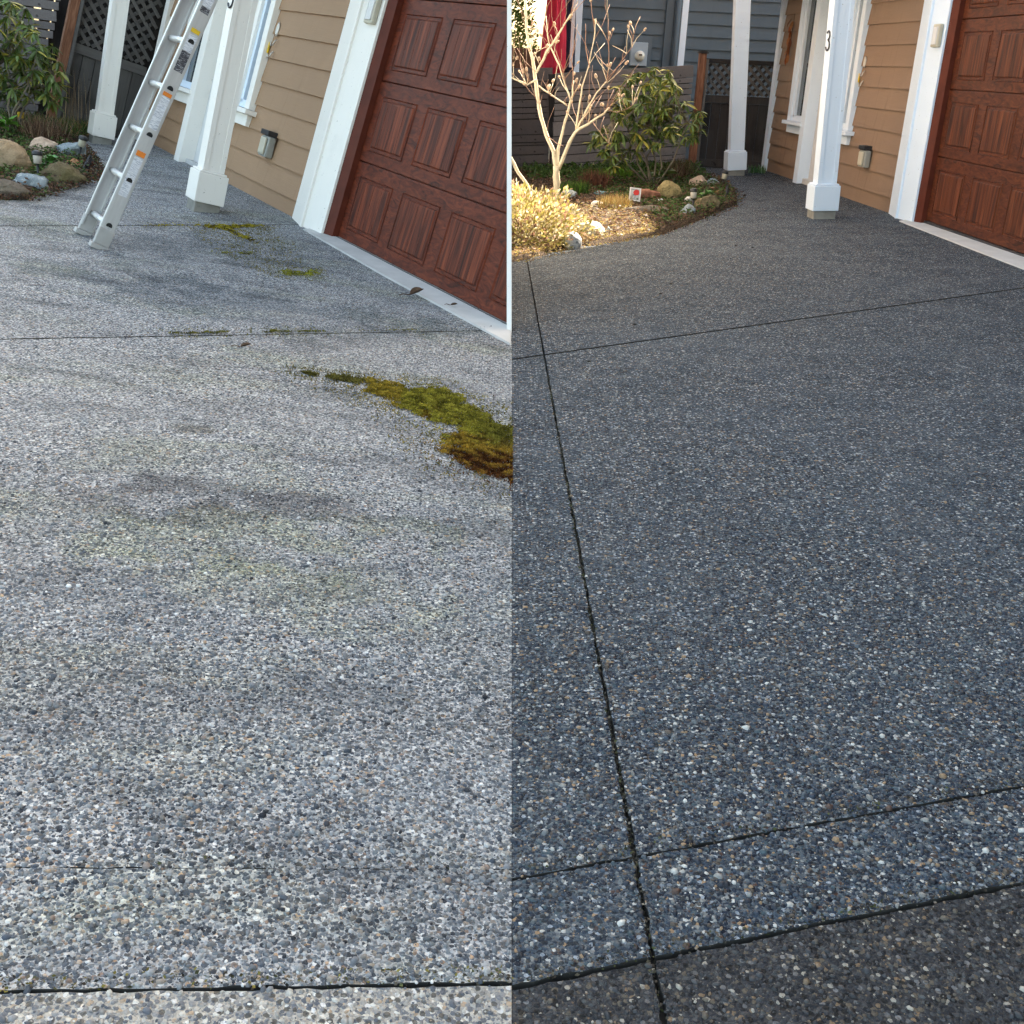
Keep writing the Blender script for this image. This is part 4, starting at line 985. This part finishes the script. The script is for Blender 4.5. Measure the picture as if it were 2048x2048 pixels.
# plastic coil edging
def coil(M, p, q, label):
    pts = []
    for i in range(90):
        t = i / 89; a = t * 2 * math.pi * 8; pts.append((lerp(p[0], q[0], t) + .012 * math.cos(a), lerp(p[1], q[1], t), .045 + .04 * math.sin(a)))
    tag(obj('edging_coil', tube_mesh(pts, .007, 6), 'black_plastic', None, M), label, 'edging')
coil(GL, (-3.33, 8.98), (-3.15, 8.36), 'black corrugated edging at the tip of the bed beside the dirty driveway')
coil(GR, (2.19, 11.6), (2.03, 10.75), 'black corrugated edging at the tip of the bed beside the clean driveway')
# plaque with a red painted picture
pq = thing('plaque', 'small framed garden plaque with red picture leaning in the bed', 'plaque', GR @ T(1.115, 10.36, .06) @ RZ(.1) @ RY(.14) @ RX(-.30))
obj('frame', joined([box_mesh(-.052, .052, -.006, .006, .0, .010), box_mesh(-.052, .052, -.006, .006, .108, .118), box_mesh(-.052, -.042, -.006, .006, .0105, .1075), box_mesh(.042, .052, -.006, .006, .0105, .1075)], 'frame'), 'trim_grey', pq)
obj('print', box_mesh(-.042, .042, -.003, .003, .010, .108), 'plaque_print', pq)
obj('red_spot', prism_mesh([(-.012, .058), (.0, .05), (.03, .056), (.038, .08), (.03, .10), (.005, .104), (-.012, .092), (-.018, .075)], .0032, .0045), 'plaque_red', pq, RX(R(90)))
# crouching cat figure
def cat():
    c = thing('cat_figure', 'brown crouching cat figure with white paws behind the plaque', 'cat figure', GR @ T(1.235, 10.62, .035) @ RZ(R(-8)))
    me = bpy.data.meshes.new('body')
    J = {'hip': (-.085, 0, .055), 'mid': (0, 0, .068), 'sho': (.065, 0, .062), 'nek': (.10, -.005, .065), 'hed': (.128, -.015, .055), 'muz': (.150, -.025, .044),
         'fl1': (.085, -.026, .035), 'fl2': (.095, -.05, .010), 'fl3': (.125, -.062, .004), 'fr1': (.10, .022, .035), 'fr2': (.125, .01, .010), 'fr3': (.155, .0, .004),
         'bl1': (-.075, -.032, .035), 'bl2': (-.05, -.042, .012), 'bl3': (-.02, -.05, .004), 'br1': (-.075, .032, .035), 'br2': (-.05, .04, .012), 'br3': (-.02, .045, .004),
         'tl1': (-.12, .01, .04), 'tl2': (-.15, -.02, .015), 'tl3': (-.13, -.06, .008), 'e1a': (.130, -.030, .075), 'e2a': (.135, .005, .075)}
    E_ = [('hip', 'mid'), ('mid', 'sho'), ('sho', 'nek'), ('nek', 'hed'), ('hed', 'muz'), ('sho', 'fl1'), ('fl1', 'fl2'), ('fl2', 'fl3'), ('sho', 'fr1'), ('fr1', 'fr2'), ('fr2', 'fr3'),
          ('hip', 'bl1'), ('bl1', 'bl2'), ('bl2', 'bl3'), ('hip', 'br1'), ('br1', 'br2'), ('br2', 'br3'), ('hip', 'tl1'), ('tl1', 'tl2'), ('tl2', 'tl3'), ('hed', 'e1a'), ('hed', 'e2a')]
    rad = {'hip': .044, 'mid': .046, 'sho': .040, 'nek': .026, 'hed': .029, 'muz': .014, 'tl1': .013, 'tl2': .011, 'tl3': .009, 'e1a': .005, 'e2a': .005}
    ks = list(J); me.from_pydata([J[k] for k in ks], [(ks.index(a), ks.index(b)) for a, b in E_], [])
    o = obj('body', me, 'cat_fur', c); md = o.modifiers.new('skin', 'SKIN')
    for k, sv in zip(ks, me.skin_vertices[0].data): r = rad.get(k, .012); sv.radius = (r, r); sv.use_root = (k == 'mid')
    s = o.modifiers.new('sub', 'SUBSURF'); s.levels = 2; s.render_levels = 2
    for x, y in ((.125, -.062), (.155, .0)):
        obj('white_paw', rock_mesh(.020, .012, .011, 5, .05, 2), 'fur_white', c, T(x, y, .010))
cat()

# bare magnolia tree (pale trunk, buds)
def bare_tree():
    tr = thing('bare_tree', 'pale barked bare tree with fuzzy buds at the left of the clean driveway', 'tree', T(2.39, 2.895, .0))
    rr = random.Random(5)
    def mk(pts, r0, r1, dx=0.0, name='branch', mat='bark_pale', sub=3):
        n = len(pts); P_ = []
        for i, (y, z) in enumerate(pts): P_.append(Vector((dx * i / max(1, n - 1), y - 2.895, z)))
        # resample with gentle wobble
        Q = []
        for i in range(n - 1):
            for j in range(sub):
                t = j / sub; q = P_[i].lerp(P_[i + 1], t)
                if i + j: q = q + Vector((rr.uniform(-1, 1), rr.uniform(-1, 1), rr.uniform(-1, 1))) * .004
                Q.append(q)
        Q.append(P_[-1]); m = len(Q)
        obj(name, tube_mesh(Q, [lerp(r0, r1, i / (m - 1)) * (.88 if name != 'trunk' else 1) * (1 + .10 * rr.uniform(-1, 1)) for i in range(m)], 10), mat, tr)
        return Q
    trunk = mk([(2.895, -.08), (2.900, .10), (2.908, .22), (2.915, .36)], .032, .029, 0, 'trunk')
    B = {}
    B['A'] = mk([(2.915, .335), (2.948, .484), (3.023, .63), (3.101, .854), (3.135, 1.042), (3.169, 1.239), (3.205, 1.356), (3.24, 1.479), (3.26, 1.75)], .023, .011, .12)
    B['A2'] = mk([(3.138, 1.14), (3.049, 1.32), (2.947, 1.486), (2.87, 1.62)], .013, .008, -.05)
    B['B'] = mk([(2.91, .35), (2.907, .508), (2.878, .636), (2.84, .808), (2.802, .967), (2.798, 1.09)], .019, .007, .10)
    B['C'] = mk([(2.895, .34), (2.834, .523), (2.77, .663), (2.666, .736), (2.528, .833), (2.495, .879)], .021, .008, -.12)
    B['C2'] = mk([(2.748, .690), (2.685, .837), (2.6, .998), (2.518, 1.096)], .010, .006, -.05)
    B['C3'] = mk([(2.760, .680), (2.739, .925), (2.723, 1.038), (2.676, 1.227), (2.643, 1.424), (2.637, 1.6)], .009, .004, .08)
    B['D'] = mk([(3.14, 1.08), (3.212, 1.039), (3.303, 1.068), (3.42, 1.12)], .009, .006, .05)
    B['E'] = mk([(3.111, 1.032), (2.969, .949), (2.844, .876)], .008, .006, .05)
    B['G'] = mk([(2.824, .933), (2.893, 1.086), (2.963, 1.248), (3.041, 1.374), (3.082, 1.6)], .008, .005, .0)
    B['Lw'] = mk([(2.915, .0), (2.95, .02), (3.041, .068), (3.171, .182), (3.268, .308), (3.40, .52)], .022, .017, -.10)
    T_ = []
    for pts in ([(2.492, .86), (2.395, .838), (2.278, .888), (2.224, .958)], [(2.512, 1.09), (2.425, 1.216), (2.32, 1.385), (2.30, 1.55)], [(2.51, 1.08), (2.511, 1.322), (2.543, 1.6)], [(2.944, .93), (3.005, .959), (3.084, 1.078)],
                [(2.62, .76), (2.50, .62), (2.44, .56)], [(3.02, .62), (2.93, .56), (2.87, .54)], [(2.80, 1.0), (2.83, 1.25), (2.80, 1.55)], [(2.67, 1.2), (2.72, 1.35), (2.74, 1.55)]):
        T_.append(mk(pts, .0045, .0025, rr.uniform(-.1, .1), 'twig', 'bark_twig'))
    budme = rock_mesh(.010, .010, .019, 77, .1, 2); budme.materials.append(MATS['bud_fuzz'])
    for i in range(46):
        q = rr.choice([B['A'][6:], B['A2'], B['C2'], B['C3'][4:], B['G'], B['C'][8:], B['D']]); p = rr.choice(q); L = rr.uniform(.18, .45)
        d = Vector((rr.uniform(-.5, .5), rr.uniform(-.5, .45), rr.uniform(.35, 1.1))).normalized(); k = p + d * L * .5 + Vector((rr.uniform(-1, 1), rr.uniform(-1, 1), 0)) * .03
        obj('twig', tube_mesh([p, k, p + d * L + Vector((0, 0, .02))], [.0026, .002, .0012], 5), 'bark_twig', tr)
    # young shoots with a bud on each tip
    src = [B['A'][8:], B['A2'], B['B'][6:], B['C'][6:], B['C2'], B['C3'][2:], B['D'], B['E'], B['G']] + T_[:5]
    for i in range(105):
        q = rr.choice(src); p = rr.choice(q); L = rr.uniform(.05, .26)
        d = Vector((rr.uniform(-.6, .6), rr.uniform(-.6, .6), rr.uniform(.3, 1.1))).normalized()
        e = p + d * L; k = p + d * L * .5 + Vector((rr.uniform(-1, 1), rr.uniform(-1, 1), 0)) * .015
        obj('twig', tube_mesh([p, k, e], [.003, .0024, .0016], 5), 'bark_pale' if rr.random() < .6 else 'bark_twig', tr)
        if rr.random() < .55: obj('bud', budme, None, tr, T(*e) @ Vector((0, 0, 1)).rotation_difference(d).to_matrix().to_4x4() @ S(*([rr.uniform(.7, 1.25)] * 3)))
bare_tree()

# golden bush in the sun
def golden_bush():
    b = thing('golden_bush', 'low golden leaved bush in sunlight at the foot of the bare tree', 'bush', GR @ T(.08, 8.35, 0))
    n = 6200; u = rng.normal(size=(n, 3)); u /= np.linalg.norm(u, axis=1)[:, None]; u[:, 2] = np.abs(u[:, 2])
    lump = np.array([1 + .22 * noise.noise(Vector(p) * 2.3) + .22 * noise.noise(Vector(p) * 5.5) for p in u])
    rad = lump * (rng.random(n) ** .28)
    # lower towards the front, hugging the slope of the bed
    p = u * rad[:, None] * np.array([.50, .62, .36]); p[:, 2] += .01
    d = u + rng.normal(size=(n, 3)) * .55; d[:, 2] += .25; d /= np.linalg.norm(d, axis=1)[:, None]
    cols = np.array([(.50, .40, .16), (.60, .50, .24), (.40, .34, .09), (.68, .60, .42), (.24, .20, .05), (.42, .24, .16)])[rng.integers(0, 6, n)] * rng.uniform(.7, 1.2, (n, 1))
    V, F, C = blades(p, d, rng.uniform(.024, .05, n), rng.uniform(.013, .025, n), cols)
    obj('foliage', np_mesh('foliage', V, F, C), 'leaf_matt', b)
    for i in range(14):
        a = i * .45; obj('stem', tube_mesh([(0, 0, -.03), (.15 * math.cos(a), .2 * math.sin(a), .15), (.36 * math.cos(a), .46 * math.sin(a), .24)], [.008, .006, .003], 6), 'bark_twig', b)
golden_bush()
# sunlit conifer and wooden fence far behind at the left
def far_tree():
    f = thing('conifer', 'yellow green sunlit conifer beyond the fence behind the red parasol', 'tree', T(12.4, 3.3, 0))
    n = 9000; h = rng.random(n) ** .8; a = rng.uniform(0, 2 * math.pi, n); r = (1 - h * .75) * (.55 + .45 * rng.random(n)) * .95
    p = np.stack([np.cos(a) * r, np.sin(a) * r, .7 + h * 4.2], 1); d = np.stack([np.cos(a), np.sin(a), rng.uniform(-.2, 1.0, n)], 1) + rng.normal(size=(n, 3)) * .4; d /= np.linalg.norm(d, axis=1)[:, None]
    V, F, C = blades(p, d, rng.uniform(.06, .14, n), rng.uniform(.03, .05, n), np.array([(.20, .24, .03), (.26, .28, .04), (.14, .18, .03)])[rng.integers(0, 3, n)])
    obj('crown', np_mesh('crown', V, F, C), 'leaf_matt', f); obj('trunk', tube_mesh([(0, 0, -.8), (0, 0, 4)], [.12, .03], 8), 'bark_rhodo', f)
far_tree()
bf = thing('board_fence', 'warm brown board fence beyond the red parasol', 'fence', T(10.6, 2.25, 0))
for i in range(14): obj('board', box_mesh(-.012, .012, i * .142, i * .142 + .136, -.8, 1.42, .003), 'post_cedar', bf)

# ------------------------------------------------------------------ hanging garland of dried leaves on the right house
gd = thing('dried_garland', 'hanging bunch of orange dried leaves on the far tan wall', 'ornament', T(5.52, .03, 1.86))
obj('cord', tube_mesh([(0, .0, 0), (0, .01, -.5)], .004, 6), 'dry_leaf', gd)
for i in range(16):
    me = leaf_np(.11, .035, .2, .2); c = np.array(random.choice([(.36, .10, .03), (.28, .13, .05), (.40, .16, .06), (.20, .06, .03)]))
    m = np_mesh('dried_leaf', me[0], me[1], np.repeat(c[None], len(me[0]), 0), True); m.materials.append(MATS['leaf_matt'])
    obj('dried_leaf', m, None, gd, T(random.uniform(-.03, .03), .02, -.05 - i * .026) @ RZ(random.uniform(0, 3.1)) @ RY(R(random.uniform(50, 85))))

# ------------------------------------------------------------------ moss on the dirty driveway
def moss(name, label, polys, n, colfn, hmax, fall=.05):
    P_ = []
    for pl, wgt in polys:
        x, y = scatter(pl, int(n * wgt)); P_.append(np.stack([x, y], 1))
    p = np.concatenate(P_); p = p + rng.normal(size=p.shape) * np.where(rng.random(len(p)) < .22, .045, .013)[:, None]; n = len(p)
    de = np.full(len(p), 9.0)
    for pl, wgt in polys:
        A = np.array(pl); B = np.roll(A, -1, 0); ins = inside(p[:, 0], p[:, 1], pl)
        for a_, b_ in zip(A, B):
            if abs(a_[0]) < .02 and abs(b_[0]) < .02: continue
            ab = b_ - a_; tt = np.clip(((p - a_) @ ab) / (ab @ ab + 1e-9), 0, 1); dd = np.linalg.norm(p - (a_ + tt[:, None] * ab), axis=1)
            de = np.where(ins | (dd < .03), np.minimum(de, np.where(ins, dd, -dd)), de)
    dn = np.array([noise.noise(Vector((a * 9, b * 9, 5))) for a, b in p]); dn2 = np.array([noise.noise(Vector((a * 24, b * 24, 2))) for a, b in p])
    k = rng.random(n) < np.clip(np.clip(de, -.02, .07) / fall + dn * .9 + dn2 * 1.1 + .25, 0, 1); p, dn, dn2 = p[k], dn[k], dn2[k]; p[:, 0] = np.minimum(p[:, 0], -.004); n = len(p)
    b = rng.uniform(0, 2 * math.pi, n); d = np.stack([np.cos(b) * .8, np.sin(b) * .8, rng.uniform(.3, 1.2, n)], 1); d /= np.linalg.norm(d, axis=1)[:, None]
    lump = np.clip(.45 + dn2 * 1.3 + np.array([noise.noise(Vector((a * 55, b * 55, 3))) for a, b in p]) * .8, 0, 1.3)
    q = np.stack([p[:, 0], p[:, 1], .001 + lump * hmax * (.7 + .3 * rng.random(n))], 1)
    C = np.array([colfn(a, b_, c_) for a, b_, c_ in zip(p[:, 0], p[:, 1], dn2)]) * rng.uniform(.6, 1.3, (n, 1)) * (.45 + .6 * np.clip(lump, 0, 1))[:, None]
    V, F, C = blades(q, d, rng.uniform(.005, .013, n), rng.uniform(.003, .006, n), C)
    return tag(obj(name, np_mesh(name, V, F, C), 'moss', None, GL), label, None, None, 'stuff')
MOSS = [(-.57, 4.158), (-.502, 4.168), (-.444, 4.154), (-.385, 4.116), (-.315, 4.177), (-.259, 4.18), (-.20, 4.11), (-.15, 4.006), (-.103, 3.936), (-.052, 3.856), (-.006, 3.842), (-.006, 3.186),
        (-.041, 3.229), (-.095, 3.262), (-.15, 3.317), (-.214, 3.36), (-.255, 3.423), (-.23, 3.504), (-.25, 3.543), (-.24, 3.60), (-.19, 3.655), (-.20, 3.70), (-.27, 3.73), (-.34, 3.75), (-.374, 3.824), (-.437, 3.853), (-.50, 3.945), (-.562, 3.978), (-.60, 4.05)]
def moss_col(x, y, r):
    w2 = noise.noise(Vector((x * 5, y * 5, 9))); t = np.clip((y - 3.36 + (x + .2) * -.10) / .52 + r * .5 + w2 * .6, 0, 1)
    rust, gold, green, olive = (np.array(c) for c in ((.17, .060, .016), (.50, .31, .04), (.38, .32, .04), (.13, .115, .025)))
    c = rust + (gold - rust) * min(1, t * 2.2) if t < .45 else gold + (green - gold) * min(1, (t - .45) / .25)
    if x < -.42: c = c * .4 + gold * .6
    k = np.clip((x + .14) / .1, 0, 1) * np.clip((y - 3.5) / .1, 0, 1)
    return c + (olive - c) * .6 * k
moss('moss_patch', 'thick green to rust coloured moss spreading over the dirty driveway', [(MOSS, 1.0)], 40000, moss_col, .006, .055)
moss('moss_trail', 'thin trail of green moss leading off the big moss patch', [([(-.83, 4.13), (-.66, 4.165), (-.56, 4.14), (-.62, 4.0), (-.64, 3.96), (-.575, 4.05), (-.75, 4.085)], .8), ([(-.83, 4.125), (-.80, 4.14), (-.75, 4.12), (-.77, 4.09)], .5)], 4200, lambda x, y, r: np.array((.20, .17, .04)), .006, .03)
moss('moss_patch', 'yellow moss along the joint in front of the near white pillar', [([(-2.0, 7.03), (-1.72, 7.34), (-1.62, 7.42), (-1.66, 7.30), (-1.78, 7.06), (-1.55, 6.78), (-1.60, 6.74), (-1.83, 7.0), (-2.0, 6.96)], .8), ([(-2.25, 6.74), (-1.98, 7.06), (-1.97, 7.02), (-2.24, 6.70)], .25)], 7600, lambda x, y, r: np.array((.44, .36, .03)) if r > -.1 else np.array((.24, .17, .03)), .005, .03)
moss('moss_film', 'thin olive moss film spread over the slab in front of the near white pillar', [([(-2.05, 6.9), (-1.6, 7.4), (-1.05, 6.2), (-1.0, 5.85), (-1.3, 5.75), (-1.75, 6.4)], 1)], 5200, lambda x, y, r: np.array((.24, .20, .05)), .002, .25)
moss('moss_film', 'thin olive moss film around the big moss patch on the dirty driveway', [([(-.85, 4.2), (-.3, 4.35), (-.01, 4.1), (-.01, 3.05), (-.3, 3.2), (-.45, 3.6), (-.75, 3.95)], 1)], 5200, lambda x, y, r: np.array((.24, .19, .05)), .002, .25)
moss('moss_patch', 'small bright green moss spot below the garage trim on the dirty driveway', [([(-1.27, 6.02), (-1.09, 6.16), (-1.06, 6.02), (-1.22, 5.87)], 1)], 1500, lambda x, y, r: np.array((.34, .33, .04)), .005, .04)
moss('moss_patch', 'faint strip of green moss near the ladder feet', [([(-1.66, 6.27), (-1.50, 6.40), (-1.49, 6.35), (-1.64, 6.22)], 1)], 420, lambda x, y, r: np.array((.26, .26, .04)), .005, .03)
moss('moss_strip', 'green moss filling the joint across the dirty driveway', [([(-1.41, 4.40), (-1.20, 4.55), (-1.205, 4.575), (-1.415, 4.425)], .6), ([(-1.08, 4.635), (-.83, 4.80), (-.835, 4.825), (-1.085, 4.66)], .6), ([(-.70, 4.90), (-.45, 5.07), (-.455, 5.085), (-.70, 4.915)], .3)], 5200, lambda x, y, r: np.array((.22, .20, .04)), .005, .02)

# dry leaf on the apron and dark bits on the paving
def curled_leaf(M, x, y, rz, s, label):
    V, F = leaf_np(.11 * s, .055 * s, -.25, .55, 7); me = np_mesh('fallen_leaf', V, F, None, True)
    o = thing('fallen_leaf', label, 'leaf', M @ T(x, y, .016) @ RZ(rz)); obj('blade', me, 'dry_leaf', o); obj('stalk', tube_mesh([(0, 0, 0), (-.05 * s, .01, .004), (-.09 * s, .0, .002)], .002 * s + .001, 5), 'dry_leaf', o)
curled_leaf(GL, -.545, 5.80, R(48), .85, 'curled dark brown leaf on the concrete apron under the garage door')
curled_leaf(GL, -.325, 5.68, R(20), .35, 'tiny dark leaf scrap on the concrete apron near the house end')
curled_leaf(GL, -1.10, 4.32, R(30), .4, 'small dark scrap of leaf below the mossy joint')
specks = [(.62, 5.5), (.34, 4.75), (1.62, 8.1), (1.72, 8.0), (.95, 6.6), (.85, 6.3)]
for i, (x, y) in enumerate(specks):
    tag(obj('debris_bit', rock_mesh(.010, .008, .005, 40 + i, .3, 1), 'dark_speck', None, GR @ T(x, y, .002)), 'tiny dark crumb of debris lying on the clean driveway', 'debris', 'debris on the clean driveway')
